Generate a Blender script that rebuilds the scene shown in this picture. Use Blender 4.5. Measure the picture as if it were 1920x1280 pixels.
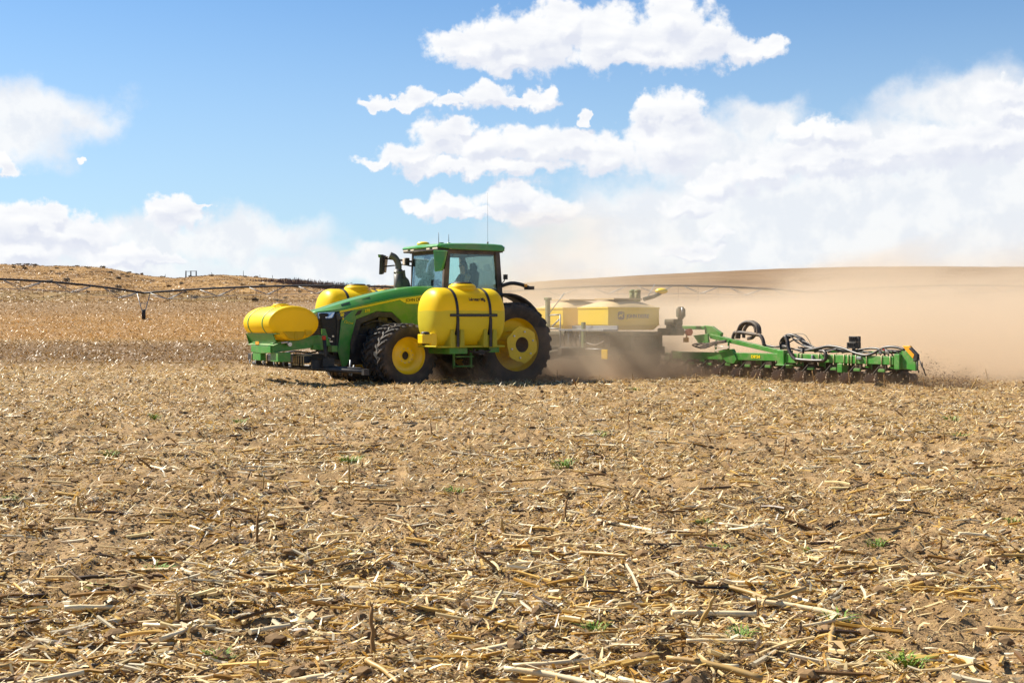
import bpy, math, random
import numpy as np
from mathutils import Vector, Matrix
R = math.radians
random.seed(7)
rng = np.random.default_rng(11)
scene = bpy.context.scene
for o in list(bpy.data.objects):
    bpy.data.objects.remove(o)
col = scene.collection

# ------------------------------------------------------------------ camera
CAM_H = 1.56
cam_d = bpy.data.cameras.new('camera')
cam = bpy.data.objects.new('camera', cam_d)
col.objects.link(cam)
cam_d.sensor_width = 36.0
cam_d.lens = 46.5
cam_d.clip_start = 0.1
cam_d.clip_end = 6000
cam.location = (0, 0, CAM_H)
cam.rotation_euler = (R(90 - 0.90), 0, 0)
scene.camera = cam

# ------------------------------------------------------------------ light and sky
SUN_EL, SUN_AZ = 46.0, -60.0          # azimuth measured from +Y (view direction), negative = left
sdir = Vector((math.sin(R(SUN_AZ)) * math.cos(R(SUN_EL)), math.cos(R(SUN_AZ)) * math.cos(R(SUN_EL)), math.sin(R(SUN_EL))))
sun_d = bpy.data.lights.new('sun', 'SUN')
sun_d.energy = 5.0
sun_d.angle = R(0.53)
sun_d.color = (1.0, 0.93, 0.80)
sun = bpy.data.objects.new('sun', sun_d)
col.objects.link(sun)
sun.rotation_euler = sdir.to_track_quat('Z', 'Y').to_euler()

scene.view_settings.view_transform = 'Standard'
scene.view_settings.look = 'None'
scene.view_settings.exposure = 1.10
scene.view_settings.gamma = 1.0
scene.view_settings.use_curve_mapping = False
cy = scene.cycles
cy.max_bounces = 7
cy.diffuse_bounces = 3
cy.glossy_bounces = 3
cy.transmission_bounces = 5
cy.transparent_max_bounces = 10
cy.volume_bounces = 2
cy.volume_step_rate = 1.0
cy.volume_max_steps = 96
cy.use_denoising = True
cy.sample_clamp_indirect = 8.0

world = bpy.data.worlds.new('World')
scene.world = world
world.use_nodes = True
world.cycles.sampling_method = 'MANUAL'
world.cycles.sample_map_resolution = 256


class NT:
    """small helper to write node trees"""
    def __init__(s, nt):
        s.nt = nt
        s.n = nt.nodes
        s.l = nt.links

    def new(s, t, **kw):
        n = s.n.new(t)
        for k, v in kw.items():
            setattr(n, k, v)
        return n

    def put(s, sock, v):
        if isinstance(v, bpy.types.NodeSocket):
            s.l.new(v, sock)
        elif v is not None:
            sock.default_value = v

    def math(s, op, a, b=None, c=None, clamp=False):
        n = s.new('ShaderNodeMath', operation=op)
        n.use_clamp = clamp
        s.put(n.inputs[0], a)
        s.put(n.inputs[1], b)
        s.put(n.inputs[2], c)
        return n.outputs[0]

    def vmath(s, op, a, b=None, out=0):
        n = s.new('ShaderNodeVectorMath', operation=op)
        s.put(n.inputs[0], a)
        s.put(n.inputs[1], b)
        return n.outputs[out]

    def ramp01(s, v, a, b, smooth=True):
        n = s.new('ShaderNodeMapRange', interpolation_type='SMOOTHSTEP' if smooth else 'LINEAR')
        s.put(n.inputs[0], v)
        s.put(n.inputs[1], a)
        s.put(n.inputs[2], b)
        n.inputs[3].default_value = 0.0
        n.inputs[4].default_value = 1.0
        return n.outputs[0]

    def mix(s, f, a, b, blend='MIX'):
        n = s.new('ShaderNodeMix', data_type='RGBA', blend_type=blend)
        s.put(n.inputs[0], f)
        s.put(n.inputs[6], a)
        s.put(n.inputs[7], b)
        return n.outputs[2]

    def noise(s, vec, scale, detail=3.0, rough=0.5, dist=0.0, out=0, dim='3D'):
        n = s.new('ShaderNodeTexNoise', noise_dimensions=dim)
        s.put(n.inputs['Vector'], vec)
        n.inputs['Scale'].default_value = scale
        n.inputs['Detail'].default_value = detail
        n.inputs['Roughness'].default_value = rough
        n.inputs['Distortion'].default_value = dist
        return n.outputs[out]


def c4(c):
    return (c[0], c[1], c[2], 1.0)


# cumulus heaps and stratus sheets: azimuth, elevation, half width, half height (degrees on the sky)
HARD_CLOUDS =  [(-2.08, 11.81, 1.66, 0.79), (-0.69, 11.99, 1.66, 1.06), (0.92, 11.99, 1.85, 1.34), (2.26, 12.78, 1.43, 1.2), (3.93, 12.22, 1.85, 1.34), (5.89, 11.92, 1.96, 1.11), (7.12, 12.92, 1.52, 1.2), (8.27, 12.04, 1.43, 1.16), (9.89, 11.62, 1.16, 0.6), (11.09, 11.76, 0.74, 0.46), (0.0, 11.16, 1.85, 0.6), (5.55, 11.3, 3.93, 0.46), (-6.01, 9.24, 0.69, 0.23), (-4.97, 9.36, 0.88, 0.3), (-3.97, 9.63, 0.69, 0.49), (-2.54, 9.47, 0.88, 0.32), (-1.2, 9.73, 1.11, 0.6), (0.0, 9.5, 1.52, 0.35), (1.39, 9.7, 0.69, 0.51), (3.0, 8.76, 0.3, 0.3), (-5.66, 6.82, 0.97, 0.28), (-4.39, 7.05, 1.34, 0.65), (-3.05, 7.83, 1.34, 1.06), (-2.43, 8.46, 0.74, 0.42), (-1.39, 7.46, 1.39, 0.88), (0.0, 7.69, 1.34, 0.79), (1.39, 7.51, 1.52, 0.88), (2.77, 7.6, 1.29, 0.74), (3.93, 7.23, 1.43, 0.88), (-3.0, 6.54, 2.08, 0.37), (-0.23, 6.68, 3.0, 0.42), (5.96, 8.99, 0.65, 0.88), (7.12, 8.94, 1.39, 1.04), (6.7, 7.65, 1.96, 1.39), (-4.04, 4.85, 0.88, 0.42), (-2.66, 4.99, 1.43, 0.65), (-1.85, 4.6, 2.2, 0.37), (0.0, 5.38, 1.52, 0.76), (1.16, 4.76, 2.08, 0.6), (13.63, 7.99, 1.73, 0.79), (12.36, 8.23, 0.65, 0.55), (21.49, 9.73, 1.62, 0.74), (9.01, 5.91, 1.04, 0.51), (10.86, 6.26, 1.62, 0.69), (8.9, 5.8, 1.39, 0.65), (10.63, 6.38, 1.39, 0.69), (12.25, 6.95, 1.62, 0.79), (14.09, 6.95, 1.85, 0.83), (16.17, 7.19, 1.85, 0.83), (18.48, 7.53, 2.08, 0.92), (20.79, 7.83, 2.08, 0.97), (7.62, 4.76, 1.39, 0.51), (21.72, 9.15, 1.39, 0.6), (8.78, 3.72, 0.6, 0.28), (7.51, 3.03, 1.39, 0.37), (-21.81, 6.68, 0.79, 0.3), (-20.79, 4.07, 2.03, 0.88), (-19.92, 4.64, 0.97, 0.6), (-18.72, 3.67, 1.94, 0.88), (-17.44, 2.75, 1.94, 0.6), (-21.49, 2.98, 2.31, 0.83), (-14.74, 4.74, 1.16, 0.65), (-14.46, 4.32, 1.06, 0.51), (-13.59, 5.01, 0.6, 0.14), (-15.48, 2.8, 1.29, 0.37), (-18.55, 7.19, 0.18, 0.16)]
SOFT_CLOUDS =  [(7.86, 3.95, 7.62, 2.54, 1), (14.79, 4.64, 7.86, 3.0, 1), (21.26, 6.26, 6.01, 3.93, 1), (17.1, 2.33, 9.7, 2.54, 1), (4.39, 2.33, 6.01, 1.62, 0.9), (20.1, 9.15, 4.39, 1.27, 0.9), (10.86, 8.34, 2.54, 1.04, 0.75), (9.24, 7.19, 5.08, 1.39, 0.8), (-20.79, 8.92, 4.04, 1.43, 0.65), (-18.72, 8.69, 2.2, 0.92, 0.5), (-22.41, 7.88, 3.0, 1.62, 0.6), (-14.09, 3.37, 6.93, 1.43, 0.62), (-11.09, 3.72, 3.93, 1.11, 0.55), (-7.86, 2.22, 7.39, 1.16, 0.65), (-18.72, 2.1, 9.24, 1.16, 0.7), (-6.01, 2.8, 1.62, 0.6, 0.8), (15.94, 7.88, 4.62, 1.39, 0.5)]
SKY_STRENGTH = 0.065


def build_sky():
    t = NT(world.node_tree)
    t.n.clear()
    out = t.new('ShaderNodeOutputWorld')
    bg = t.new('ShaderNodeBackground')
    t.l.new(bg.outputs[0], out.inputs[0])
    bg.inputs[1].default_value = SKY_STRENGTH
    sky = t.new('ShaderNodeTexSky', sky_type='NISHITA')
    sky.sun_disc = False
    sky.sun_elevation = R(SUN_EL)
    sky.sun_rotation = R(SUN_AZ)
    sky.altitude = 1400
    sky.air_density = 1.0
    sky.dust_density = 0.9
    sky.ozone_density = 1.6
    g = t.new('ShaderNodeTexCoord').outputs['Generated']
    sep = t.new('ShaderNodeSeparateXYZ')
    t.l.new(g, sep.inputs[0])
    az = t.math('MULTIPLY', t.math('ARCTAN2', sep.outputs[0], sep.outputs[1]), 57.2958)
    el = t.math('MULTIPLY', t.math('ARCSINE', sep.outputs[2]), 57.2958)
    cmb = t.new('ShaderNodeCombineXYZ')
    t.l.new(az, cmb.inputs[0])
    t.l.new(el, cmb.inputs[1])
    p = cmb.outputs[0]

    def offs(vec, scale, amp, detail, rough=0.55):
        n = t.noise(vec, scale, detail, rough, out=1, dim='2D')
        d = t.vmath('SUBTRACT', n, (0.5, 0.5, 0.5))
        return t.vmath('MULTIPLY', d, (amp, amp * 0.8, 0.0))
    warp1 = offs(p, 0.75, 1.9, 5.0, 0.55)
    ph = t.vmath('ADD', p, warp1)
    warp2 = offs(p, 0.35, 3.4, 5.0, 0.55)
    ps = t.vmath('ADD', p, warp2)

    def deg(a, e):
        aa = math.degrees(math.atan(math.radians(a)))
        return aa, math.degrees(math.atan(math.radians(e) * math.cos(math.radians(aa))))

    def field(pp, blobs, sm):
        acc = None
        for b in blobs:
            a, e = deg(b[0], b[1])
            sx, sy = 1.0 / b[2], 1.0 / b[3]
            m = t.new('ShaderNodeVectorMath', operation='MULTIPLY_ADD')
            t.put(m.inputs[0], pp)
            m.inputs[1].default_value = (sx, sy, 0)
            m.inputs[2].default_value = (-a * sx, -e * sy, 0)
            ln = t.vmath('LENGTH', m.outputs[0], out=1)
            if len(b) > 4 and b[4] < 1:
                ln = t.math('ADD', ln, (1 - b[4]) * 0.6)
            if acc is None:
                acc = ln
            elif sm:
                acc = t.math('SMOOTH_MIN', acc, ln, sm)
            else:
                acc = t.math('MINIMUM', acc, ln)
        return acc
    fh = field(ph, HARD_CLOUDS, 0.25)
    fs = field(ps, SOFT_CLOUDS, 0.35)
    # billows: small noise moves the rim of the heaps
    nb = t.noise(p, 2.2, 5.0, 0.55, dim='2D')
    ah = t.ramp01(t.math('ADD', fh, t.math('MULTIPLY', t.math('SUBTRACT', nb, 0.5), 0.66)), 1.19, 0.72)
    ns = t.noise(p, 0.55, 5.0, 0.6, dim='2D')
    as_ = t.ramp01(t.math('ADD', fs, t.math('MULTIPLY', t.math('SUBTRACT', ns, 0.5), 0.75)), 1.30, 0.55)
    as_ = t.math('MULTIPLY', as_, 0.93)
    # light from the upper left: difference of the billow noise along that direction
    q = t.vmath('MULTIPLY', p, (0.6, 1.5, 1))
    n1 = t.noise(q, 0.55, 4.0, 0.5, dim='2D')
    n2 = t.noise(t.vmath('ADD', q, (-0.25, 0.45, 0)), 0.55, 4.0, 0.5, dim='2D')
    lit = t.math('ADD', t.math('MULTIPLY', t.math('SUBTRACT', n1, n2), 3.2), 0.66, clamp=True)
    core = t.ramp01(fh, 0.95, 0.3)
    # undersides: cloud overhead but clear air below means shade
    fup = field(t.vmath('ADD', ph, (-0.22, 0.42, 0)), HARD_CLOUDS, 0.25)
    under = t.ramp01(t.math('SUBTRACT', fup, fh), 0.22, -0.42)
    shade = t.math('ADD', t.math('MULTIPLY', t.math('SUBTRACT', 1.0, lit), t.math('ADD', t.math('MULTIPLY', core, 0.45), 0.2)), t.math('MULTIPLY', under, 0.75), clamp=True)
    K = 0.658 / SKY_STRENGTH
    white = (0.71 * K, 0.715 * K, 0.72 * K, 1)
    grey = (0.545 * K, 0.57 * K, 0.64 * K, 1)
    soft_w = (0.69 * K, 0.695 * K, 0.70 * K, 1)
    soft_g = (0.61 * K, 0.63 * K, 0.665 * K, 1)
    hardc = t.mix(shade, white, grey)
    softc = t.mix(t.ramp01(ns, 0.38, 0.62), soft_g, soft_w)
    # pale air toward the horizon
    sky_tint = t.mix(1.0, sky.outputs[0], (0.58, 0.83, 1.00, 1), 'MULTIPLY')
    hz = t.math('MULTIPLY', t.ramp01(el, 18.0, -1.0), 0.68)
    base = t.mix(hz, sky_tint, (0.44 * K, 0.54 * K, 0.61 * K, 1))
    c = t.mix(as_, base, softc)
    c = t.mix(ah, c, hardc)
    t.l.new(c, bg.inputs[0])


build_sky()


# ------------------------------------------------------------------ naming helpers
def tag(o, label=None, cat=None, group=None, kind=None):
    if label: o['label'] = label
    if cat: o['category'] = cat
    if group: o['group'] = group
    if kind: o['kind'] = kind
    return o


def empty(name, loc, rz=0.0, **kw):
    o = bpy.data.objects.new(name, None)
    o.empty_display_size = 0.3
    col.objects.link(o)
    o.location = loc
    o.rotation_euler = (0, 0, rz)
    return tag(o, **kw)


def copy_tree(o, parent=None):
    c = o.copy()
    col.objects.link(c)
    if parent is not None:
        c.parent = parent
    for ch in list(o.children):
        copy_tree(ch, c)
    return c


class MB:
    def __init__(s):
        s.v = []
        s.f = []
        s.sm = []
        s.mi = []
        s.cur = 0

    def add(s, vs, fs, smooth=False):
        b = len(s.v)
        s.v.extend([tuple(v) for v in vs])
        for f in fs:
            s.f.append(tuple(b + i for i in f))
            s.sm.append(smooth)
            s.mi.append(s.cur)
        return s

    def box(s, c, size, rot=None):
        hx, hy, hz = size[0] / 2, size[1] / 2, size[2] / 2
        vs = [Vector((x, y, z)) for x in (-hx, hx) for y in (-hy, hy) for z in (-hz, hz)]
        if rot is not None:
            vs = [rot @ v for v in vs]
        c = Vector(c)
        return s.add([v + c for v in vs], [(0, 1, 3, 2), (4, 6, 7, 5), (0, 4, 5, 1), (2, 3, 7, 6), (0, 2, 6, 4), (1, 5, 7, 3)])

    def beam(s, a, b, w, h, up=(0, 0, 1)):
        a, b = Vector(a), Vector(b)
        d = (b - a)
        L = d.length
        x = d.normalized()
        y = Vector(up).cross(x)
        if y.length < 1e-4:
            y = Vector((0, 1, 0)).cross(x)
        y.normalize()
        z = x.cross(y)
        m = Matrix((x, y, z)).transposed()
        return s.box((a + b) / 2, (L, w, h), m)

    def prism(s, pts, ext):
        n = len(pts)
        e = Vector(ext)
        P = [Vector(p) for p in pts]
        vs = P + [p + e for p in P]
        fs = [tuple(range(n))[::-1], tuple(range(n, 2 * n))]
        for i in range(n):
            j = (i + 1) % n
            fs.append((i, j, n + j, n + i))
        return s.add(vs, fs)

    def tube(s, pts, r, n=8, smooth=True, cap=True):
        P = [Vector(p) for p in pts]
        m = len(P)
        rs = r if isinstance(r, (list, tuple)) else [r] * m
        vs = []
        nrm = None
        for i in range(m):
            d = (P[min(i + 1, m - 1)] - P[max(i - 1, 0)])
            if d.length < 1e-9:
                d = Vector((0, 0, 1))
            d.normalize()
            if nrm is None:
                nrm = d.orthogonal().normalized()
            else:
                nrm = (nrm - d * nrm.dot(d))
                if nrm.length < 1e-6:
                    nrm = d.orthogonal()
                nrm.normalize()
            bn = d.cross(nrm)
            for k in range(n):
                a = 2 * math.pi * k / n
                vs.append(P[i] + (nrm * math.cos(a) + bn * math.sin(a)) * rs[i])
        fs = []
        for i in range(m - 1):
            for k in range(n):
                k2 = (k + 1) % n
                fs.append((i * n + k, i * n + k2, (i + 1) * n + k2, (i + 1) * n + k))
        s.add(vs, fs, smooth)
        if cap:
            b = len(s.v) - len(vs)
            s.f.append(tuple(b + k for k in range(n))[::-1]); s.sm.append(False); s.mi.append(s.cur)
            s.f.append(tuple(b + (m - 1) * n + k for k in range(n))); s.sm.append(False); s.mi.append(s.cur)
        return s

    def cyl(s, a, b, r, n=16, r2=None):
        return s.tube([a, b], [r, r if r2 is None else r2], n)

    def lathe(s, prof, o=(0, 0, 0), ax='Y', n=32, smooth=True, cy=1.0, cz=1.0, sup=2.0):
        """prof: list of (radius, position along axis)"""
        o = Vector(o)
        vs = []
        for r, t in prof:
            for k in range(n):
                a = 2 * math.pi * k / n
                ca, sa = math.cos(a), math.sin(a)
                if sup != 2.0:
                    q = (abs(ca) ** sup + abs(sa) ** sup) ** (-1 / sup)
                    ca, sa = ca * q, sa * q
                u, w = r * ca * cy, r * sa * cz
                vs.append(o + Vector({'X': (t, u, w), 'Y': (u, t, w), 'Z': (u, w, t)}[ax]))
        fs = []
        for i in range(len(prof) - 1):
            for k in range(n):
                k2 = (k + 1) % n
                fs.append((i * n + k, i * n + k2, (i + 1) * n + k2, (i + 1) * n + k))
        s.add(vs, fs, smooth)
        return s

    def ellip(s, c, r, n=16, m=10):
        prof = [(max(1e-4, math.sin(math.pi * i / m)), -math.cos(math.pi * i / m)) for i in range(m + 1)]
        b = len(s.v)
        s.lathe(prof, (0, 0, 0), 'Z', n)
        c = Vector(c)
        for i in range(b, len(s.v)):
            v = s.v[i]
            s.v[i] = (c.x + v[0] * r[0], c.y + v[1] * r[1], c.z + v[2] * r[2])
        return s

    def build(s, name, mats, parent=None, off=(0, 0, 0), bevel=0.0, seg=2, fix=True):
        me = bpy.data.meshes.new(name)
        me.from_pydata(s.v, [], s.f)
        me.polygons.foreach_set('use_smooth', s.sm)
        me.polygons.foreach_set('material_index', s.mi)
        for m in (mats if isinstance(mats, (list, tuple)) else [mats]):
            me.materials.append(m)
        if fix:
            import bmesh
            bm = bmesh.new()
            bm.from_mesh(me)
            bmesh.ops.recalc_face_normals(bm, faces=bm.faces)
            bm.to_mesh(me)
            bm.free()
        me.update()
        o = bpy.data.objects.new(name, me)
        col.objects.link(o)
        if parent is not None:
            o.parent = parent
        o.location = off
        if bevel:
            b = o.modifiers.new('bevel', 'BEVEL')
            b.width = bevel
            b.segments = seg
            b.limit_method = 'ANGLE'
            b.angle_limit = R(40)
            b.harden_normals = False
        return o


def arc_path(pts, n=8):
    """Catmull-Rom through points"""
    P = [Vector(p) for p in pts]
    P = [P[0] * 2 - P[1]] + P + [P[-1] * 2 - P[-2]]
    out = []
    for i in range(1, len(P) - 2):
        a, b, c, d = P[i - 1], P[i], P[i + 1], P[i + 2]
        for k in range(n):
            t = k / n
            out.append(0.5 * ((2 * b) + (c - a) * t + (2 * a - 5 * b + 4 * c - d) * t * t + (3 * b - a - 3 * c + d) * t ** 3))
    out.append(P[-2])
    return out


# ------------------------------------------------------------------ materials
def material(name, base, rough=0.5, metal=0.0, spec=0.5, dirt=None, dirt_amt=0.3, dirt_scale=3.0, bump=0.0, bump_scale=40, var=0.0, coat=0.0, top_dust=0.0):
    m = bpy.data.materials.new(name)
    m.use_nodes = True
    t = NT(m.node_tree)
    b = t.n['Principled BSDF']
    b.inputs['Roughness'].default_value = rough
    b.inputs['Metallic'].default_value = metal
    b.inputs['Specular IOR Level'].default_value = spec
    if coat:
        b.inputs['Coat Weight'].default_value = coat
        b.inputs['Coat Roughness'].default_value = 0.08
    tc = t.new('ShaderNodeTexCoord').outputs['Object']
    c = c4(base)
    if var:
        n = t.noise(tc, 6.0, 4)
        c = t.mix(n, c4([x * (1 - var) for x in base]), c4([min(1, x * (1 + var)) for x in base]))
    if dirt is not None:
        n = t.noise(tc, dirt_scale, 6, 0.65)
        f = t.math('MULTIPLY', t.ramp01(n, 0.38, 0.72), dirt_amt)
        if top_dust:
            g = t.new('ShaderNodeNewGeometry')
            sp = t.new('ShaderNodeSeparateXYZ')
            t.l.new(g.outputs['Normal'], sp.inputs[0])
            up = t.math('MULTIPLY', t.ramp01(sp.outputs[2], 0.3, 1.0), top_dust)
            f = t.math('MAXIMUM', f, t.math('MULTIPLY', up, t.ramp01(n, 0.2, 0.6)))
        c = t.mix(f, c, c4(dirt))
        rr = t.math('ADD', t.math('MULTIPLY', f, 0.4), rough, clamp=True)
        t.l.new(rr, b.inputs['Roughness'])
    t.put(b.inputs['Base Color'], c)
    if bump:
        bn = t.new('ShaderNodeBump')
        bn.inputs['Strength'].default_value = bump
        bn.inputs['Distance'].default_value = 0.01
        t.l.new(t.noise(tc, bump_scale, 5, 0.6), bn.inputs['Height'])
        t.l.new(bn.outputs[0], b.inputs['Normal'])
    return m


DUST = (0.36, 0.26, 0.17)
M_green = material('green_paint', (0.028, 0.26, 0.022), 0.28, spec=0.5, dirt=DUST, dirt_amt=0.32, dirt_scale=1.8, coat=0.4, top_dust=0.25)
M_green_frame = material('green_frame_paint', (0.045, 0.27, 0.028), 0.42, dirt=DUST, dirt_amt=0.35, dirt_scale=5, coat=0.2, top_dust=0.5)
M_yellow = material('yellow_paint', (1.0, 0.66, 0.004), 0.34, dirt=(0.42, 0.27, 0.10), dirt_amt=0.12, dirt_scale=4, coat=0.2)
M_stripe = material('yellow_stripe', (0.86, 0.68, 0.01), 0.35)
M_black = material('black_paint', (0.014, 0.014, 0.015), 0.5, dirt=DUST, dirt_amt=0.15, dirt_scale=5, top_dust=0.12)
M_black_gloss = material('black_gloss', (0.008, 0.008, 0.009), 0.12, dirt=DUST, dirt_amt=0.08)
M_grille = material('black_grille', (0.012, 0.012, 0.012), 0.5, bump=0.9, bump_scale=90)
M_rubber = material('tyre_rubber', (0.020, 0.019, 0.019), 0.72, dirt=(0.20, 0.145, 0.10), dirt_amt=0.55, dirt_scale=7, bump=0.3, bump_scale=60)
M_side = material('dusty_sidewall', (0.045, 0.036, 0.030), 0.8, dirt=(0.19, 0.14, 0.095), dirt_amt=0.55, dirt_scale=3, bump=0.2, bump_scale=40)
M_hose = material('black_hose', (0.018, 0.018, 0.020), 0.38, dirt=DUST, dirt_amt=0.25, dirt_scale=8)
M_hose_dusty = material('dusty_hose', (0.06, 0.05, 0.045), 0.6, dirt=DUST, dirt_amt=0.6, dirt_scale=8)
M_steel = material('steel', (0.55, 0.54, 0.52), 0.3, metal=1.0, dirt=DUST, dirt_amt=0.3)
M_galv = material('galvanised_steel', (0.30, 0.31, 0.32), 0.5, metal=0.5)
M_pipe = material('weathered_pipe', (0.04, 0.04, 0.045), 0.6, metal=0.3)
M_iron = material('soil_worn_iron', (0.26, 0.18, 0.12), 0.7, dirt=(0.20, 0.14, 0.09), dirt_amt=0.7, dirt_scale=12)
M_exh = material('exhaust_cover', (0.10, 0.095, 0.085), 0.45, dirt=DUST, dirt_amt=0.2)
M_plate = material('brass_clamp', (0.62, 0.50, 0.28), 0.45)
M_white = material('pale_lens', (0.78, 0.66, 0.52), 0.25)
M_red = material('red_lens', (0.65, 0.06, 0.02), 0.3)
M_amber = material('amber_marker', (0.85, 0.36, 0.02), 0.35)
M_seat = material('seat_fabric', (0.05, 0.05, 0.05), 0.85)
M_inter = material('cab_trim', (0.07, 0.06, 0.05), 0.8)
M_skin = material('skin', (0.50, 0.29, 0.19), 0.55)
M_hair = material('brown_hair', (0.035, 0.018, 0.010), 0.6)
M_shirt = material('tan_shirt', (0.34, 0.26, 0.17), 0.9)
M_vest = material('dark_vest', (0.03, 0.035, 0.045), 0.85)
M_jeans = material('jeans', (0.05, 0.07, 0.13), 0.9)
M_wood = material('grey_wood', (0.07, 0.075, 0.085), 0.85)


def glass_mat(name, tint, refl=0.12):
    m = bpy.data.materials.new(name)
    m.use_nodes = True
    t = NT(m.node_tree)
    t.n.clear()
    out = t.new('ShaderNodeOutputMaterial')
    tr = t.new('ShaderNodeBsdfTransparent')
    tr.inputs[0].default_value = c4(tint)
    gl = t.new('ShaderNodeBsdfGlossy')
    gl.inputs['Roughness'].default_value = 0.03
    fr = t.new('ShaderNodeFresnel')
    fr.inputs[0].default_value = 1.5
    f = t.math('ADD', t.math('MULTIPLY', fr.outputs[0], 0.8), refl * 0.3, clamp=True)
    mx = t.new('ShaderNodeMixShader')
    t.l.new(f, mx.inputs[0])
    t.l.new(tr.outputs[0], mx.inputs[1])
    t.l.new(gl.outputs[0], mx.inputs[2])
    t.l.new(mx.outputs[0], out.inputs[0])
    return m


M_glass = glass_mat('tinted_cab_glass', (0.86, 0.97, 0.95))
M_lens = material('headlight_glass', (0.32, 0.40, 0.52), 0.08, metal=0.6, spec=0.8)


def tank_mat(name, top, low, level, wob=0.03, trans=0.35):
    """yellow polyethylene; below the level the liquid inside shows through and darkens the wall"""
    m = bpy.data.materials.new(name)
    m.use_nodes = True
    t = NT(m.node_tree)
    b = t.n['Principled BSDF']
    b.inputs['Roughness'].default_value = 0.42
    b.inputs['Specular IOR Level'].default_value = 0.3
    out = t.n['Material Output']
    tc = t.new('ShaderNodeTexCoord').outputs['Object']
    sp = t.new('ShaderNodeSeparateXYZ')
    t.l.new(tc, sp.inputs[0])
    n = t.noise(tc, 2.0, 3)
    h = t.math('ADD', sp.outputs[2], t.math('MULTIPLY', t.math('SUBTRACT', n, 0.5), wob))
    f = t.ramp01(h, level - 0.02, level + 0.02)
    d = t.noise(tc, 5.0, 5, 0.6)
    c = t.mix(f, c4(low), c4(top))
    c = t.mix(t.math('MULTIPLY', t.ramp01(d, 0.45, 0.8), 0.06), c, (0.50, 0.38, 0.16, 1))
    t.l.new(c, b.inputs['Base Color'])
    tl = t.new('ShaderNodeBsdfTranslucent')
    t.l.new(c, tl.inputs[0])
    mx = t.new('ShaderNodeMixShader')
    mx.inputs[0].default_value = trans
    t.l.new(b.outputs[0], mx.inputs[1])
    t.l.new(tl.outputs[0], mx.inputs[2])
    t.l.new(mx.outputs[0], out.inputs[0])
    return m


M_tank = tank_mat('yellow_tank_plastic', (0.97, 0.70, 0.012), (0.68, 0.60, 0.05), 1.80, 0.10)
M_tank_front = tank_mat('yellow_front_tank_plastic', (0.97, 0.70, 0.012), (0.82, 0.59, 0.02), 1.30, 0.02)
M_hopper = tank_mat('yellow_hopper_plastic', (0.98, 0.68, 0.004), (0.93, 0.62, 0.004), 1.0, 0.0, 0.15)
M_hopper_lid = material('dusty_hopper_lid', (0.52, 0.38, 0.20), 0.8)


def text_obj(name, txt, size, origin, right, up, mat, parent, thick=0.004, bold=0.0, off=(0, 0, 0), width=None):
    """lettering as a thin raised mesh; origin is the left end of the baseline"""
    cu = bpy.data.curves.new(name, 'FONT')
    cu.body = txt
    cu.size = size
    cu.extrude = thick / 2
    cu.offset = bold
    tmp = bpy.data.objects.new(name + '_tmp', cu)
    col.objects.link(tmp)
    dg = bpy.context.evaluated_depsgraph_get()
    me = bpy.data.meshes.new_from_object(tmp.evaluated_get(dg))
    bpy.data.objects.remove(tmp)
    me.name = name
    r, u = Vector(right).normalized(), Vector(up).normalized()
    n = r.cross(u)
    k = 1.0
    if width:
        xs = [v.co.x for v in me.vertices]
        k = width / max(1e-6, max(xs) - min(xs))
    for v in me.vertices:
        v.co = Vector(origin) + r * v.co.x * k + u * v.co.y + n * v.co.z
    me.materials.clear()
    me.materials.append(mat)
    o = bpy.data.objects.new(name, me)
    col.objects.link(o)
    o.parent = parent
    o.location = off
    return o

# ------------------------------------------------------------------ terrain
_tab = np.random.default_rng(5).random((256, 256)).astype(np.float32)


def vnoise(x, y, w, seed=0):
    """value noise, wavelength w, 0..1"""
    x = x / w + seed * 17.37
    y = y / w + seed * 9.71
    xi, yi = np.floor(x), np.floor(y)
    fx, fy = x - xi, y - yi
    fx = fx * fx * (3 - 2 * fx)
    fy = fy * fy * (3 - 2 * fy)
    xi = xi.astype(np.int64) & 255
    yi = yi.astype(np.int64) & 255
    x1, y1 = (xi + 1) & 255, (yi + 1) & 255
    a = _tab[xi, yi] * (1 - fx) + _tab[x1, yi] * fx
    b = _tab[xi, y1] * (1 - fx) + _tab[x1, y1] * fx
    return a * (1 - fy) + b * fy


# crest of the hills seen all round: tangent of azimuth -> tangent of elevation
CR_U = np.array([-.60, -.387, -.347, -.306, -.27, -.254, -.238, -.218, -.194, -.161, -.137, -.105, -.065, -.004, .036, .097, .137, .198, .258, .319, .387, .60])
CR_T = np.array([.041, .0407, .0390, .0375, .0342, .0330, .0346, .0350, .0318, .0274, .0246, .0234, .0236, .0270, .0306, .0343, .0363, .0391, .0407, .0411, .0407, .039])
RC = 600.0


def land(x, y):
    x = np.asarray(x, dtype=np.float64)
    y = np.asarray(y, dtype=np.float64)
    d = np.maximum(y, 1.0)
    u = np.clip(x / d, -.6, .6)
    q = 1.06e-4 * np.clip(d - 60, 0, 240) ** 2
    zc = CAM_H + np.interp(u, CR_U, CR_T) * RC
    t = np.clip((d - 300) / (RC - 300), 0, 1)
    z = q + (zc - 6.1) * t * (1.3 - 0.3 * t)
    z = z - np.clip(d - RC, 0, None) * 0.10
    left = np.clip((0.05 - u) / 0.1, 0, 1)
    far = np.clip((d - 290) / 60, 0, 1)
    z = z + far * left * ((vnoise(x, y, 46, 3) - .5) * 3.2 + (vnoise(x, y, 17, 4) - .5) * 1.3 + (vnoise(x, y, 6, 8) - .5) * 0.5)
    return z


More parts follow.
